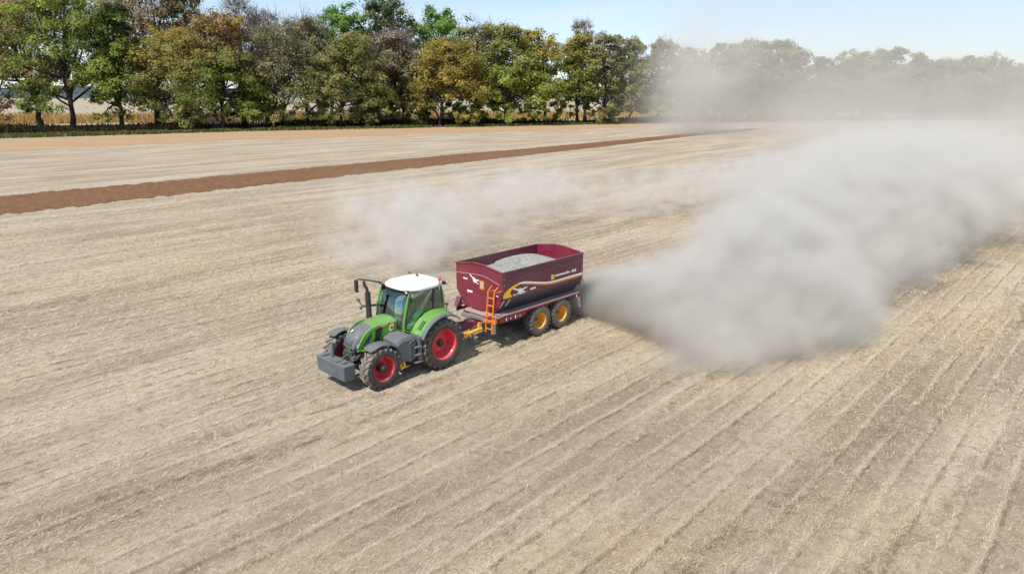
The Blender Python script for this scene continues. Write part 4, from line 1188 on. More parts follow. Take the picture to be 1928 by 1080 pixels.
# head with face
mb = MB(); rings = []
for z, hx, hy, cx in ((0.62, .055, .055, .02), (0.66, .062, .058, .025), (0.70, .085, .065, .035), (0.745, .098, .074, .03), (0.79, .100, .078, .02), (0.835, .098, .077, .01), (0.87, .080, .064, .005), (0.895, .045, .038, 0), (0.902, .01, .01, 0)):
    rings.append([(cx + hx * math.cos(a), hy * math.sin(a), z) for a in [2 * math.pi * k / 14 for k in range(14)]])
mb.loft(rings)
mb.loft([[(0.115, -.014, .77), (0.115, .014, .77), (0.11, 0, .785)], [(0.142, -.016, .742), (0.142, .016, .742), (0.12, 0, .79)], [(0.11, -.012, .728), (0.11, .012, .728), (0.10, 0, .735)]])
for s in (1, -1): mb.box((0.015, 0.08 * s, 0.765), (0.035, 0.016, 0.055))
head = mb.build("head", 'skin', driver, smooth=60, off=(0, 0, 0))
mb = MB()
for s in (1, -1): mb.box((0.118, 0.03 * s, 0.783), (0.01, 0.024, 0.010))
mb.box((0.121, 0, 0.705), (0.012, 0.045, 0.008)); mb.build("face_mark", 'hair', head, off=(0, 0, 0))
mb = MB(); rings = []
for z, hx, hy, cx in ((0.80, .100, .083, -.012), (0.84, .104, .084, 0), (0.88, .088, .070, 0), (0.905, .05, .042, 0), (0.912, .01, .01, 0)):
    rings.append([(cx + hx * math.cos(a), hy * math.sin(a), z) for a in [2 * math.pi * k / 14 for k in range(14)]])
mb.loft(rings); mb.build("hair", 'hair', head, smooth=60, off=(0, 0, 0))
# hands closed on the wheel rim
for s in (1, -1):
    hv, he, hr = [(0.585, 0.17 * s, 0.300), (0.635, 0.165 * s, 0.305), (0.675, 0.160 * s, 0.305)], [(0, 1), (1, 2)], [0.030, 0.036, 0.034]
    for q in range(4):
        y = 0.160 * s + (q - 1.5) * 0.021
        k = len(hv); L2 = (0.030, 0.036, 0.034, 0.026)[q]
        hv += [(0.705, y, 0.300), (0.72, y, 0.300 - L2), (0.70, y, 0.270 - L2)]
        hr += [0.0095, 0.009, 0.008]
        he += [(2, k), (k, k + 1), (k + 1, k + 2)]
    k = len(hv)
    hv += [(0.655, 0.160 * s - 0.035 * s, 0.298), (0.685, 0.160 * s - 0.050 * s, 0.280), (0.70, 0.160 * s - 0.045 * s, 0.262)]
    hr += [0.011, 0.0105, 0.009]; he += [(1, k), (k, k + 1), (k + 1, k + 2)]
    skin_mesh("hand", hv, he, hr, 'skin', driver, sub=1)

# ================================================================== SPREADER TRAILER (built in the tractor's frame)
TOFF = (-5.2, 0.0, 0.0)
spreader = empty("spreader_trailer", rig_world((TOFF[0], 0.205, 0)), RIG_ANG)
spreader.scale = (1, 0.865, 1)
spreader['_off'] = TOFF
tag(spreader, "maroon tandem-axle lime spreader trailer with yellow rims and orange ladder", "trailer")
S = spreader
XF, XR, HW, ZT, ZB = -2.79, -7.60, 1.50, 2.97, 1.95
th = 0.045
endpoly = [(-HW, ZT), (-0.35, ZT + 0.15), (0.30, ZT + 0.15), (HW, ZT), (HW, ZB), (0.98, 1.33), (-0.98, 1.33), (-HW, ZB)]
inpoly = endpoly
fw = MB().prism(endpoly, 0, XF - th, XF).build("front_wall", 'maroon', S)
rw = MB().prism(endpoly, 0, XR, XR + th).build("rear_wall", 'maroon', S)
for s in (1, -1):
    mb = MB(); mb.box(((XF + XR) / 2, s * (HW - th / 2), (ZT + ZB) / 2), (XF - XR - 2 * th - 0.004, th, ZT - ZB)); sp_ = mb.build("side_panel", 'maroon_dark', S)
    mb = MB(); mb.hexa([(XF - th - .003, s * (HW - 0.006), ZB), (XR + th + .003, s * (HW - 0.006), ZB), (XR + th + .003, s * (HW - 0.05), ZB), (XF - th - .003, s * (HW - 0.05), ZB),
                        (XF - th - .003, s * 0.98, 1.325), (XR + th + .003, s * 0.98, 1.325), (XR + th + .003, s * 0.92, 1.345), (XF - th - .003, s * 0.92, 1.345)])
    mb.build("slope_panel", 'purple_black', S)
    # seams, corner posts and bolts on the side
    mb = MB(); mb.box(((XF + XR) / 2, s * (HW + 0.004), 2.62), (XF - XR - 0.25, 0.012, 0.022)); mb.box(((XF + XR) / 2, s * (HW + 0.006), ZB + 0.012), (XF - XR, 0.016, 0.03)); mb.build("side_seam", 'maroon_dark', sp_, off=TOFF)
    mb = MB()
    for z in (2.95, 2.72, 2.48, 2.22):
        for x in (XF - 0.08, XR + 0.08):
            mb.box((x, s * (HW + 0.008), z), (0.035, 0.02, 0.035))
    mb.build("bolt", 'steel', sp_, off=TOFF)['kind'] = 'stuff'
    for x in (XF - 0.10, XF - 0.42):
        mb = MB(); mb.bar((x, s * (HW - 0.04), ZB - 0.07), (x, s * 1.20, 1.58), 0.03, 0.03); mb.build("latch", 'decal_white', S)
    # top rail
    mb = MB(); mb.bar((XF + 0.006, s * (HW + 0.004), ZT + 0.018), (XR - 0.006, s * (HW + 0.004), ZT + 0.018), 0.075, 0.05); mb.build("top_rail", 'maroon_dark', sp_, bevel=0.006, off=TOFF)
for wall, x, sg in ((fw, XF, 1), (rw, XR, -1)):
    mb = MB(); tp = [(-HW, ZT), (-0.35, ZT + 0.15), (0.30, ZT + 0.15), (HW, ZT)]
    for a, b2 in zip(tp[:-1], tp[1:]): mb.bar((x, a[0], a[1] + 0.012), (x, b2[0], b2[1] + 0.012), 0.07, 0.04)
    mb.build("top_rail", 'maroon', wall, off=TOFF)
mb = MB(); sm = [(-HW, 2.60), (-0.10, 2.71), (0.45, 2.69), (HW, 2.47)]
for a, b2 in zip(sm[:-1], sm[1:]): mb.bar((XF + 0.006, a[0], a[1]), (XF + 0.006, b2[0], b2[1]), 0.02, 0.022)
mb.build("front_seam", 'ledge_pink', fw, off=TOFF)
mb = MB(); mb.box((XF + 0.012, HW - 0.09, 2.45), (0.03, 0.18, 1.0)); mb.build("corner_post", 'maroon', fw, bevel=0.008, off=TOFF)
mb = MB(); mb.hexa([(XF + 0.002, -0.70, 1.36), (XF + 0.10, -0.70, 1.36), (XF + 0.10, 0.80, 1.36), (XF + 0.002, 0.80, 1.36), (XF + 0.002, -0.72, 1.92), (XF + 0.02, -0.72, 1.92), (XF + 0.02, 0.72, 1.92), (XF + 0.002, 0.72, 1.92)])
mb.build("lower_panel", 'maroon', fw, off=TOFF)
MB().box(((XF + XR) / 2, 0, 1.35), (XF - XR - 0.1, 1.90, 0.04)).build("hopper_floor", 'maroon_dark', S)
# front inspection frame, plates and emblems on the front wall (plane x = XF)
def plate(name, y0, y1, z0, z1, mat, parent, d=0.004, x=XF):
    return MB().prism([(y0, z0), (y1, z0), (y1, z1), (y0, z1)], 0, x + d * 0.2, x + d).build(name, mat, parent, off=TOFF)
fm = plate("window_frame", 0.08, 0.36, 2.16, 2.50, 'orange_paint', fw, 0.02)
plate("window_pane", 0.14, 0.30, 2.22, 2.45, 'decal_grey', fm, 0.026)
plate("notice", -0.76, -0.42, 1.86, 2.00, 'decal_white', fw, 0.006)
plate("small_notice", -1.02, -0.74, 2.41, 2.46, 'decal_white', fw, 0.006)
plate("reflector", 1.10, 1.22, 2.02, 2.08, 'decal_white', fw, 0.012)
BIRD = [(-0.50, 0.13), (-0.40, 0.16), (-0.22, 0.10), (-0.10, 0.06), (-0.04, 0.11), (0.03, 0.10), (0.06, 0.05), (0.20, 0.06), (0.36, 0.09), (0.50, 0.07), (0.42, 0.04), (0.25, 0.01), (0.16, -0.02), (0.30, -0.08), (0.46, -0.11), (0.28, -0.12), (0.10, -0.09), (0.0, -0.16), (-0.08, -0.09), (-0.16, -0.11), (-0.12, -0.02), (-0.24, 0.04), (-0.40, 0.10)]
MB().prism([(-0.28 + 0.66 * x, 2.47 + 0.85 * z - 0.11 * x) for x, z in BIRD], 0, XF + 0.001, XF + 0.006).build("bird_emblem", 'decal_white', fw, off=TOFF)

# decals on the side nearest the camera (plane y = HW), and the same on the other side
SW = [(-2.69, 1.985), (-2.83, 2.13), (-3.02, 2.27), (-3.28, 2.38), (-3.63, 2.45), (-3.72, 2.385), (-3.44, 2.32), (-3.26, 2.25), (-3.19, 2.16), (-3.23, 2.06), (-3.32, 1.985)]
SW = [(min(x, XF - 0.01), z) for x, z in SW]
WU = [(-3.63, 2.455), (-3.94, 2.46), (-4.33, 2.39), (-4.76, 2.29), (-5.20, 2.20), (-5.56, 2.16), (-5.96, 2.15), (-6.43, 2.16), (-6.94, 2.165), (-7.56, 2.165)]
WL = [(-3.68, 2.42), (-3.94, 2.395), (-4.33, 2.325), (-4.76, 2.225), (-5.20, 2.145), (-5.56, 2.10), (-5.96, 2.09), (-6.43, 2.095), (-6.94, 2.095), (-7.56, 2.09)]
OL = [(-3.72, 2.385), (-3.94, 2.345), (-4.33, 2.27), (-4.76, 2.165), (-5.20, 2.075), (-5.56, 2.03), (-5.96, 2.02), (-6.43, 2.025), (-6.94, 2.025), (-7.56, 2.02)]
def ribbon(up, lo, y, t):
    mb = MB()
    for i in range(len(up) - 1):
        mb.prism([up[i], up[i + 1], lo[i + 1], lo[i]], 1, y, y + t)
    return mb
def text_mesh(body, size, mat):
    cu = bpy.data.curves.new("lettering", 'FONT'); cu.body = body; cu.size = size; cu.extrude = 0.002
    cu.space_character = 1.35
    to = bpy.data.objects.new("lettering", cu); COL.objects.link(to)
    bpy.context.view_layer.update()
    me = bpy.data.meshes.new_from_object(to.evaluated_get(bpy.context.evaluated_depsgraph_get()))
    bpy.data.objects.remove(to)
    me.materials.clear(); me.materials.append(MATS[mat])
    return me
raptor = text_mesh("RAPTOR", 0.135, 'decal_white')
panels = [o for o in S.children if o.name.startswith("side_panel")]
for pnl, s in zip(panels, (1, -1)):
    y, t = s * (HW + 0.001), s * 0.004
    MB().prism(SW, 1, y, y + t).build("swoosh", 'decal_yellow', pnl, off=TOFF)
    ribbon(WU, WL, y, t).build("white_stripe", 'decal_white', pnl, off=TOFF)
    ribbon(WL, OL, y, t).build("orange_stripe", 'decal_orange', pnl, off=TOFF)
    MB().prism([(-3.75 - 0.84 * x, 2.145 + 1.0 * z) for x, z in BIRD], 1, y, y + t).build("bird_emblem", 'decal_white', pnl, off=TOFF)
    lt = link(bpy.data.objects.new("lettering", raptor), pnl)
    lt.location = ((-3.36 if s > 0 else -4.14) - TOFF[0], y + t, 1.985); lt.rotation_euler = (R(90), 0, R(180) if s > 0 else 0)
    MB().prism([(-4.32, 2.05), (-4.64, 2.06), (-4.64, 2.12), (-4.32, 2.11)], 1, y, y + t).build("name_strip", 'decal_white', pnl, off=TOFF)
    # square emblem and a run of small letters
    sq = MB().prism([(-5.56, 2.22), (-5.74, 2.21), (-5.74, 2.41), (-5.56, 2.42)], 1, y, y + t).build("square_emblem", 'decal_yellow', pnl, off=TOFF)
    mb = MB(); x = -5.80
    while x > -6.72:
        w = random.uniform(0.035, 0.055)
        h = random.choice((0.07, 0.07, 0.07, 0.10))
        mb.prism([(x, 2.305), (x - w, 2.305), (x - w, 2.305 + h), (x, 2.305 + h)], 1, y, y + t); x -= w + 0.016
    x = -6.86
    for k in range(3):
        mb.prism([(x, 2.295), (x - 0.07, 2.295), (x - 0.07, 2.40), (x, 2.40)], 1, y, y + t); x -= 0.105
    mb.build("small_lettering", 'decal_white', pnl, off=TOFF)['kind'] = 'stuff'

# platform ledge, skirts, chassis
for s in (1, -1):
    MB().box(((XF + XR) / 2 + 0.08, s * 1.20, 1.295), (XF - XR - 0.05, 0.48, 0.05)).build("ledge", 'ledge_pink', S, bevel=0.008)
    mb = MB()
    mb.prism([(XF + 0.10, 1.27), (-7.44, 1.27), (-7.44, 1.10), (-7.2, 1.10), (-7.0, 1.20), (-4.35, 1.20), (-4.2, 1.16), (-4.1, 1.08), (-3.9, 1.03), (XF + 0.10, 1.03)], 1, s * 1.39, s * 1.43)
    sk = mb.build("side_skirt", 'maroon', S, bevel=0.006)
    mb = MB()
    for x in (-3.05, -3.28, -3.55, -3.8):
        mb.box((x, s * 1.438, 1.12), (0.035, 0.014, 0.12 if x in (-3.05, -3.55) else 0.05))
    mb.box((-7.3, s * 1.438, 1.18), (0.04, 0.014, 0.12)); mb.build("skirt_reflector", 'decal_white', sk, off=TOFF)['kind'] = 'stuff'
    MB().bar((XF + 0.1, s * 0.62, 1.10), (-7.5, s * 0.62, 1.10), 0.14, 0.26).build("chassis_beam", 'maroon_dark', S, bevel=0.01)
    mb = MB(); mb.bar((-4.75, s * 0.80, 0.72), (-6.7, s * 0.80, 0.72), 0.12, 0.16); mb.box((-5.72, s * 0.80, 0.90), (0.4, 0.12, 0.3)); mb.build("bogie", 'maroon_dark', S, bevel=0.01)
    for x in (-5.06, -6.37):
        pass
mb = MB(); mb.prism([(-2.76, -0.75), (-2.48, -0.55), (-2.48, 1.00), (-2.58, 1.43), (-2.76, 1.43)], 2, 1.24, 1.30); mb.build("front_ledge", 'ledge_pink', S, bevel=0.008)
mb = MB(); mb.prism([(-2.50, 1.24), (-2.70, 1.24), (-2.70, 1.05), (-2.50, 1.08)], 1, -0.7, 1.38); mb.build("front_beam", 'maroon', S, bevel=0.01)
mb = MB(); mb.hexa([(XF, -1.36, 1.30), (XF + 0.28, -1.36, 1.30), (XF + 0.28, -1.10, 1.30), (XF, -1.10, 1.30), (XF, -1.42, 1.62), (XF + 0.05, -1.42, 1.62), (XF + 0.05, -1.16, 1.62), (XF, -1.16, 1.62)]); mb.build("mud_flap", 'maroon_dark', S)
for x in (-5.06, -6.37):
    MB().tube([(x, -1.15, 0.60), (x, 1.15, 0.60)], 0.06, 10).build("axle", 'engine_dark', S, smooth=40)
# drawbar, cylinder, hoses, hydraulics
mb = MB()
mb.hexa([(-2.7, -0.34, 0.86), (-1.0, -0.09, 0.54), (-1.0, 0.09, 0.54), (-2.7, 0.34, 0.86), (-2.7, -0.30, 1.10), (-1.0, -0.07, 0.68), (-1.0, 0.07, 0.68), (-2.7, 0.30, 1.10)])
mb.tube([(-0.98, 0, 0.60), (-0.86, 0, 0.60)], 0.08, 10)
mb.build("drawbar", 'maroon', S, bevel=0.015)
mb = MB(); mb.tube([(-1.50, 0.56, 0.66), (-1.62, 0.56, 0.68), (-2.30, 0.56, 0.73), (-2.42, 0.56, 0.74)], [0.085, 0.075, 0.075, 0.10], 12); mb.box((-1.55, 0.56, 0.68), (0.16, 0.18, 0.18)); mb.box((-2.35, 0.56, 0.86), (0.14, 0.10, 0.26))
mb.build("hydraulic_cylinder", 'yellow_paint', S, smooth=40)
mb = MB(); mb.bar((-2.2, 0.12, 0.95), (-2.42, 0.12, 0.12), 0.10, 0.10); mb.box((-2.44, 0.12, 0.09), (0.3, 0.25, 0.03)); mb.build("jack_stand", 'steel', S, bevel=0.008)
mb = MB(); mb.tube([(-2.52, 1.23, 0.64), (-2.52, 1.23, 0.98)], 0.10, 12); mb.build("hydraulic_tank", 'steel', S, smooth=40)
mb = MB(); mb.box((-2.45, 0.25, 1.14), (0.16, 1.0, 0.12)); mb.box((-2.40, -0.35, 1.10), (0.14, 0.56, 0.16)); mb.build("valve_block", 'steel', S, bevel=0.01)
for k in range(5):
    mb = MB(); y = -0.3 + 0.13 * k
    mb.tube([(-2.42, y, 1.08), (-2.1, y * 0.8, 0.92 + 0.05 * k), (-1.6, y * 0.5, 0.98 + 0.06 * (k % 2)), (-1.0, y * 0.4, 1.05), (-0.55, y * 0.5, 0.98)], 0.018, 6); mb.build("hose", 'rubber_hose', S, smooth=60)
mb = MB(); mb.box((-2.42, 0.98, 1.12), (0.12, 0.42, 0.10)); mb.build("ladder_bracket", 'orange_paint', S, bevel=0.01); mb = MB(); mb.box((-2.40, 1.46, 1.16), (0.10, 0.12, 0.16)); mb.build("ladder_bracket", 'orange_paint', S, bevel=0.01)
# ladder
lad = MB()
for y0, y1, yt in ((0.95, 1.12, 1.25), (1.34, 1.49, 1.62)):
    mb = MB(); mb.bar((-2.34, y0, 0.70), (-2.36, y1, 2.34), 0.05, 0.05, up=(0, 1, 0)); mb.bar((-2.36, y1, 2.34), (-2.44, yt, 2.54), 0.05, 0.045, up=(0, 1, 0)); mb.bar((-2.36, y1, 2.30), (-2.76, y1, 2.30), 0.04, 0.04)
    mb.bar((-2.35, y0 + 0.06, 1.25), (-2.6, y0 + 0.06, 1.27), 0.04, 0.04)
    mb.build("ladder_rail", 'orange_paint', S, bevel=0.006)
for k, z in enumerate((0.86, 1.18, 1.48, 1.79, 2.09)):
    t = (z - 0.70) / 1.64
    MB().bar((-2.35, 0.95 + 0.17 * t, z), (-2.35, 1.34 + 0.15 * t, z - 0.0), 0.05, 0.035).build("ladder_rung", 'orange_paint', S, bevel=0.004)
# wheels
tr_w = (rim_mesh("spreader_rim", 0.335, 0.48, 0.36, 'yellow_rim', 0, 0.10), tyre_mesh("spreader_tyre", 0.62, 0.33, 0.50, 22, 0.05, 'tyre_dusty', 'tyre_dusty', blocky=True), hub_mesh("spreader_hub", 0.09, 0.10, 'hub_dark', 6))
for x in (-5.06, -6.37):
    for s in (1, -1):
        place_wheel(S, tr_w, (x, 1.18 * s, 0.60), s, -0.15, spin=random.random() * 3)
# spreading gear at the back
mb = MB(); mb.hexa([(-7.62, -0.5, 0.85), (-8.05, -0.62, 0.80), (-8.05, 0.62, 0.80), (-7.62, 0.5, 0.85), (-7.62, -0.5, 1.36), (-7.85, -0.5, 1.36), (-7.85, 0.5, 1.36), (-7.62, 0.5, 1.36)]); mb.build("spinner_housing", 'steel', S, bevel=0.01)
for y in (0.42, -0.42):
    mb = MB(); dk = []
    mb.tube([(-8.0, y, 0.70), (-8.0, y, 0.725)], 0.36, 24)
    disc = mb.build("spreading_disc", 'steel', S, smooth=40)
    for k in range(4):
        a = math.pi / 2 * k + 0.4
        MB().bar((-8.0 + 0.06 * math.cos(a), y + 0.06 * math.sin(a), 0.76), (-8.0 + 0.36 * math.cos(a), y + 0.36 * math.sin(a), 0.76), 0.012, 0.07).build("vane", 'steel', disc, off=TOFF)
mb = MB(); mb.tube([(-7.68, 1.25, 1.60), (-7.72, 1.30, 1.78), (-7.72, 1.30, 1.92)], 0.05, 8); mb.box((-7.72, 1.30, 1.68), (0.2, 0.16, 0.24)); mb.tube([(-7.76, 1.25, 1.85), (-7.82, 1.1, 1.6), (-7.75, 0.9, 1.4)], 0.022, 6); mb.build("drive_motor", 'steel', S, smooth=40)
for s in (1, -1):
    mb = MB(); mb.box((-7.52, s * 1.22, 1.12), (0.06, 0.3, 0.14)); rl = mb.build("tail_lamp", 'decal_red', S, bevel=0.01)
    mb = MB(); mb.prism([(-7.4, 1.08), (-7.62, 1.08), (-7.70, 0.60), (-7.58, 0.60)], 1, s * 1.05, s * 1.36); mb.build("rear_flap", 'decal_grey', S)

# the load of lime in the hopper
def lime_heap():
    nx, ny = 90, 44
    xs, ys = np.linspace(XR + 0.06, XF - 0.06, nx), np.linspace(-1.43, 1.43, ny)
    X, Y = np.meshgrid(xs, ys, indexing='ij')
    cx = -5.75
    along = np.where(X > cx, 1 - (X - cx) / 2.6 * 0.30, 1 - np.abs((cx - X) / 1.55) ** 1.4 * 1.05)
    Z = 2.54 + 0.52 * along - np.where(Y < 0, 0.20, 0.05) * np.abs(Y) ** 1.3
    Z = np.where(X > cx + 0.55 + 0.25 * np.sin(Y * 2.2), Z - 0.08 + 0.30 * (fbm(X * 2.6, Y * 3.4, 4) - 0.5), Z) + 0.02 * (fbm(X * 6, Y * 6, 3) - 0.5)
    Z = np.clip(Z, 2.10, 3.06)
    top = np.stack([X, Y, Z], -1).reshape(-1, 3)
    ii = (np.arange(nx - 1)[:, None] * ny + np.arange(ny - 1)[None, :]).ravel()
    fs = [tuple(q) for q in np.stack([ii, ii + ny, ii + ny + 1, ii + 1], -1).tolist()]
    vs = [tuple(p) for p in top.tolist()]
    # closed skirt down to the hopper floor
    edge = [i * ny for i in range(nx)] + [(nx - 1) * ny + j for j in range(1, ny)] + [i * ny + ny - 1 for i in range(nx - 2, -1, -1)] + [j for j in range(ny - 2, 0, -1)]
    k = len(vs); m_ = len(edge)
    vs += [(vs[e][0], vs[e][1] * 0.99, 1.98) for e in edge]
    fs += [(edge[i], edge[(i + 1) % m_], k + (i + 1) % m_, k + i) for i in range(m_)] + [tuple(k + i for i in range(m_))]
    mb = MB(); mb.v = vs; mb.f = fs
    me = mb.mesh("lime_heap", 'lime', smooth=40, off=(-5.2, 0, 1.98))
    o = link(bpy.data.objects.new("lime_heap", me))
    o.location = rig_world((-5.2, 0.205, 1.98)); o.rotation_euler = (0, 0, RIG_ANG); o.scale = (1, 0.865, 1)
    tag(o, "heap of pale grey powdered lime filling the maroon hopper", "lime heap")
lime_heap()
# ================================================================== DUST
class F:
    """tiny field-expression helper for geometry nodes"""
    nt = None
    def __init__(self, s): self.s = s
    @staticmethod
    def m(op, *a):
        n = F.nt.nodes.new("ShaderNodeMath"); n.operation = op
        for i, v in enumerate(a):
            if isinstance(v, F): F.nt.links.new(v.s, n.inputs[i])
            else: n.inputs[i].default_value = v
        return F(n.outputs[0])
    def __add__(s, o): return F.m('ADD', s, o)
    __radd__ = __add__
    def __sub__(s, o): return F.m('SUBTRACT', s, o)
    def __rsub__(s, o): return F.m('SUBTRACT', o, s)
    def __mul__(s, o): return F.m('MULTIPLY', s, o)
    __rmul__ = __mul__
    def __truediv__(s, o): return F.m('DIVIDE', s, o)
def fexp(x): return F.m('EXPONENT', x)
def fmax(a, b): return F.m('MAXIMUM', a, b)
def fmin(a, b): return F.m('MINIMUM', a, b)
def fstep(x, lo, hi, a=0.0, b=1.0):
    n = F.nt.nodes.new("ShaderNodeMapRange"); n.interpolation_type = 'SMOOTHSTEP'
    F.nt.links.new(x.s, n.inputs[0])
    for i, v in ((1, lo), (2, hi), (3, a), (4, b)): n.inputs[i].default_value = v
    return F(n.outputs[0])
def fvec(x, y, z):
    n = F.nt.nodes.new("ShaderNodeCombineXYZ")
    for i, v in enumerate((x, y, z)):
        if isinstance(v, F): F.nt.links.new(v.s, n.inputs[i])
        else: n.inputs[i].default_value = v
    return F(n.outputs[0])
def fnoise(vec, scale, detail=3, rough=0.55, col=False):
    n = F.nt.nodes.new("ShaderNodeTexNoise")
    F.nt.links.new(vec.s, n.inputs['Vector'])
    n.inputs['Scale'].default_value = scale; n.inputs['Detail'].default_value = detail; n.inputs['Roughness'].default_value = rough
    return F(n.outputs['Color' if col else 'Fac'])
def fsep(vec):
    n = F.nt.nodes.new("ShaderNodeSeparateXYZ"); F.nt.links.new(vec.s, n.inputs[0])
    return F(n.outputs[0]), F(n.outputs[1]), F(n.outputs[2])

def volume_object(name, lo, hi, res, mat, density_fn, loc, rz, label):
    nt = bpy.data.node_groups.new(name + "_field", 'GeometryNodeTree')
    nt.interface.new_socket("Geometry", in_out='INPUT', socket_type='NodeSocketGeometry')
    nt.interface.new_socket("Geometry", in_out='OUTPUT', socket_type='NodeSocketGeometry')
    F.nt = nt
    out = nt.nodes.new("NodeGroupOutput")
    pos = F(nt.nodes.new("GeometryNodeInputPosition").outputs[0])
    vc = nt.nodes.new("GeometryNodeVolumeCube")
    nt.links.new(density_fn(pos).s, vc.inputs['Density'])
    vc.inputs['Background'].default_value = 0.0
    vc.inputs['Min'].default_value = lo; vc.inputs['Max'].default_value = hi
    for k, v in zip("XYZ", res):
        vc.inputs['Resolution ' + k].default_value = v
    sm = nt.nodes.new("GeometryNodeSetMaterial")
    sm.inputs['Material'].default_value = mat
    nt.links.new(vc.outputs[0], sm.inputs[0]); nt.links.new(sm.outputs[0], out.inputs[0])
    me = bpy.data.meshes.new(name); me.materials.append(mat)
    o = bpy.data.objects.new(name, me)
    o.location = loc; o.rotation_euler = (0, 0, rz)
    link(o)
    md = o.modifiers.new("field", 'NODES'); md.node_group = nt
    tag(o, label, "dust", kind='stuff')
    return o

def dust_mat(name, col, dens, aniso=0.2, step=1.0):
    m = bpy.data.materials.new(name); m.use_nodes = True
    m.cycles.volume_step_rate = step
    nt = m.node_tree; nt.nodes.clear()
    o = nt.nodes.new("ShaderNodeOutputMaterial")
    v = nt.nodes.new("ShaderNodeVolumePrincipled")
    v.inputs['Color'].default_value = (*col, 1)
    v.inputs['Density'].default_value = dens
    v.inputs['Anisotropy'].default_value = aniso
    nt.links.new(v.outputs[0], o.inputs['Volume'])
    return m

BACK = (-math.cos(RIG_ANG), -math.sin(RIG_ANG))
DUST_ORIGIN = (RIG_POS[0] + 7.9 * BACK[0], RIG_POS[1] + 7.9 * BACK[1], 0.0)
DUST_RZ = RIG_ANG - math.pi
# puffs: (s back along the track, n towards the camera side, height, rs, rn, rz, weight)
PUFFS = [
    (1.4, 0.0, 0.9, 1.2, 1.7, 0.9, 0.85),
    (1.4, 2.4, 0.7, 1.5, 1.9, 0.9, 0.9),
    (1.6, -2.0, 0.7, 1.3, 1.6, 0.8, 0.5),
    (0.2, 5.0, 0.7, 1.7, 2.0, 0.9, 1.0),
    (-1.7, 7.6, 0.6, 2.0, 2.0, 0.9, 1.25),
    (0.6, 8.4, 0.7, 2.4, 2.0, 1.2, 1.2),
    (2.6, 4.6, 1.1, 2.6, 3.2, 1.5, 1.0),
    (3.4, 7.8, 1.4, 2.8, 3.0, 1.9, 1.25),
    (4.6, 9.8, 0.8, 2.4, 1.7, 1.3, 1.0),
    (6.6, 6.4, 2.0, 3.2, 3.4, 2.3, 1.2),
    (7.6, 9.0, 1.2, 2.6, 1.9, 1.6, 0.95),
    (10.5, 6.0, 2.4, 4.0, 3.8, 2.6, 1.15),
    (12.5, 8.6, 1.4, 3.4, 2.0, 1.8, 0.85),
    (15.5, 5.5, 2.8, 5.0, 4.6, 2.9, 1.05),
    (18.5, 8.0, 1.5, 4.0, 2.2, 2.0, 0.65),
    (21.5, 5.5, 3.0, 6.0, 5.2, 3.1, 0.95),
    (29.0, 5.5, 3.2, 8.0, 6.5, 3.3, 0.85),
    (38.0, 4.0, 3.2, 10.0, 8.5, 3.5, 0.70),
    (50.0, 2.0, 3.2, 13.0, 11.0, 3.6, 0.55),
    (64.0, -2.0, 3.0, 15.0, 14.0, 3.6, 0.45),
    (5.0, 0.6, 0.9, 3.0, 2.0, 1.0, 0.42),
    (11.0, 0.5, 1.1, 4.0, 2.6, 1.2, 0.36),
    # older pass behind the tractor
    (1.0, -11.0, 1.6, 3.4, 3.2, 2.0, 0.46),
    (-0.5, -14.5, 2.2, 3.8, 3.6, 2.6, 0.42),
    (4.0, -18.5, 2.4, 4.4, 4.0, 2.8, 0.44),
    (-2.0, -9.2, 1.0, 2.8, 2.6, 1.4, 0.50),
    (5.5, -12.5, 2.0, 4.4, 3.8, 2.4, 0.52),
    (12.0, -15.0, 2.4, 6.0, 4.6, 2.6, 0.46),
    (21.0, -20.0, 2.4, 6.5, 5.0, 2.6, 0.50),
    (24.0, -11.0, 1.8, 9.0, 4.6, 2.0, 0.48),
    (38.0, -11.0, 2.2, 10.0, 6.0, 2.2, 0.48),
]
def plume(pos):
    warp = fsep(fnoise(pos, 0.22, 3, 0.6, col=True))
    x, y, z = fsep(pos)
    wx, wy, wz = x + (warp[0] - 0.5) * 4.2, y + (warp[1] - 0.5) * 4.2, z + (warp[2] - 0.5) * 2.4
    tot = None
    for s, n, h, rs, rn, rh, w in PUFFS:
        a, b2, c = (wx - s) / rs, (wy + n) / rn, (wz - h) / rh
        g = fexp(0.0 - (a * a + b2 * b2 + c * c)) * w
        tot = g if tot is None else tot + g
    n1 = fnoise(fvec(wx * 0.5 + x * 0.5, wy * 0.5 + y * 0.5, z * 1.25), 0.48, 5, 0.66)
    n2 = fnoise(fvec(wx * 0.3 + x * 0.7, wy * 0.3 + y * 0.7, z * 1.2), 1.15, 4, 0.7)
    body = tot + (n1 - 0.5) * 2.7 * fmin(tot * 2.0, 1.0) + (n2 - 0.5) * 2.0 * fmin(tot * 2.0, 1.0)
    d = fstep(body, 0.30, 1.45) + fstep(tot, 0.05, 0.7) * fstep(n1 + (n2 - 0.5) * 0.4, 0.35, 0.75) * 0.10
    return d * fstep(z, 0.0, 0.25)
volume_object("dust_plume", (-10, -16, 0.02), (76, 28, 9), (240, 124, 32), dust_mat('dust_dense', (0.90, 0.874, 0.832), 0.70, 0.1, 3.2), plume, DUST_ORIGIN, DUST_RZ,
              "billowing grey lime dust thrown out behind the spreader")
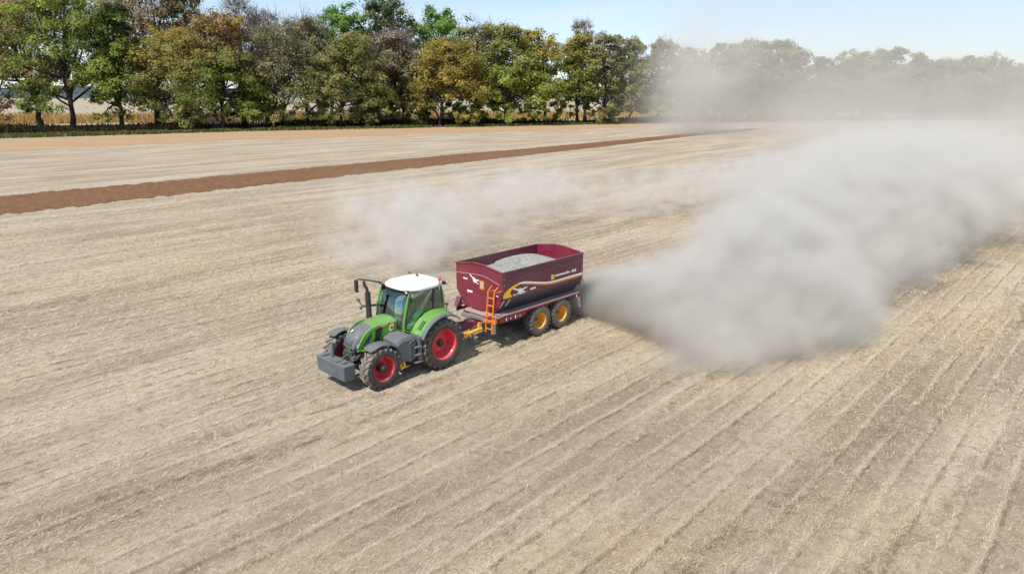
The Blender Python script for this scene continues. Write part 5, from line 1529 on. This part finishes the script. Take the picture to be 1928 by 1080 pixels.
def veil(pos):
    """old dust hanging over the right half of the field, up to the trees (world space)"""
    x, y, z = fsep(pos)
    n1 = fnoise(fvec(x, y, z * 1.6), 0.022, 4, 0.6)
    n2 = fnoise(fvec(x, y, z * 1.5), 0.07, 3, 0.6)
    side = fstep(x - y * 0.20, -2.0, 42.0)        # the dust lies right of the spreader's past tracks
    hgt = fexp(0.0 - z / 17.0)
    fade = fstep(y, 40.0, 95.0)
    d = side * hgt * fade * fstep(n1 * 0.6 + n2 * 0.4, 0.36, 0.62, 0.12, 1.0)
    # the column in front of the trees
    cxp, cyp = 48.0, 180.0
    a, b2 = (x - cxp + 2.0 - z * 0.10) / 10.0, (y - cyp) / 16.0
    colm = fexp(0.0 - (a * a + b2 * b2)) * fstep(z, 38.0, 14.0, 0.0, 1.0)
    colm = colm * fstep(n2, 0.3, 0.65, 0.2, 1.0)
    return d + colm * 6.0
volume_object("drifting_dust", (-20, 40, 0.05), (260, 330, 40), (140, 145, 40), dust_mat('dust_thin', (0.90, 0.875, 0.835), 0.0155, 0.1, 3.0), veil, (0, 0, 0), 0.0,
              "thin pale dust drifting across the field in front of the trees")

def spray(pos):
    """coarse lime flung off the discs; shade by the trailer is put into its dark colour"""
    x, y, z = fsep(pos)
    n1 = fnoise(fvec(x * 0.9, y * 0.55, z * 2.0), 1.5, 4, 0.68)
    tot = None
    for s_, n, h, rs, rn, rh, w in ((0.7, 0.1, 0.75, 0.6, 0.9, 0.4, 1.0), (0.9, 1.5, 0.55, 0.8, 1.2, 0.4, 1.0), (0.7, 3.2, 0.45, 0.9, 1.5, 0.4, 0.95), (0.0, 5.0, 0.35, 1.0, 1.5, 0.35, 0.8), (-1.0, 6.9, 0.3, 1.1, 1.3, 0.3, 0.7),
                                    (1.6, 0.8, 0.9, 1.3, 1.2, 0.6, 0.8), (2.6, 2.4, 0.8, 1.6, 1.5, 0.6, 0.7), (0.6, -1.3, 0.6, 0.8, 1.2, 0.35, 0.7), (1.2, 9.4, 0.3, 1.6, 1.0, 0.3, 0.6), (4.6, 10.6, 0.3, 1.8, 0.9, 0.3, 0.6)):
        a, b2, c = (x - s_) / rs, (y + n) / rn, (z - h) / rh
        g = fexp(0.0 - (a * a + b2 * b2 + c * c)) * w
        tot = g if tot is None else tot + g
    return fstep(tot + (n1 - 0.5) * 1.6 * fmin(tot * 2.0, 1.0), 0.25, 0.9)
volume_object("shade_toned_spray", (-3.4, -12.5, 0.02), (7.5, 3.2, 2.2), (34, 48, 10), dust_mat('dust_shaded', (0.40, 0.36, 0.32), 1.5, 0.0, 3.5), spray, DUST_ORIGIN, DUST_RZ,  # low dust colour carries the trailer's shade as well as coarse lime
              "streaky coarse lime leaving the spreading discs, trailer shade put into its dark colour")
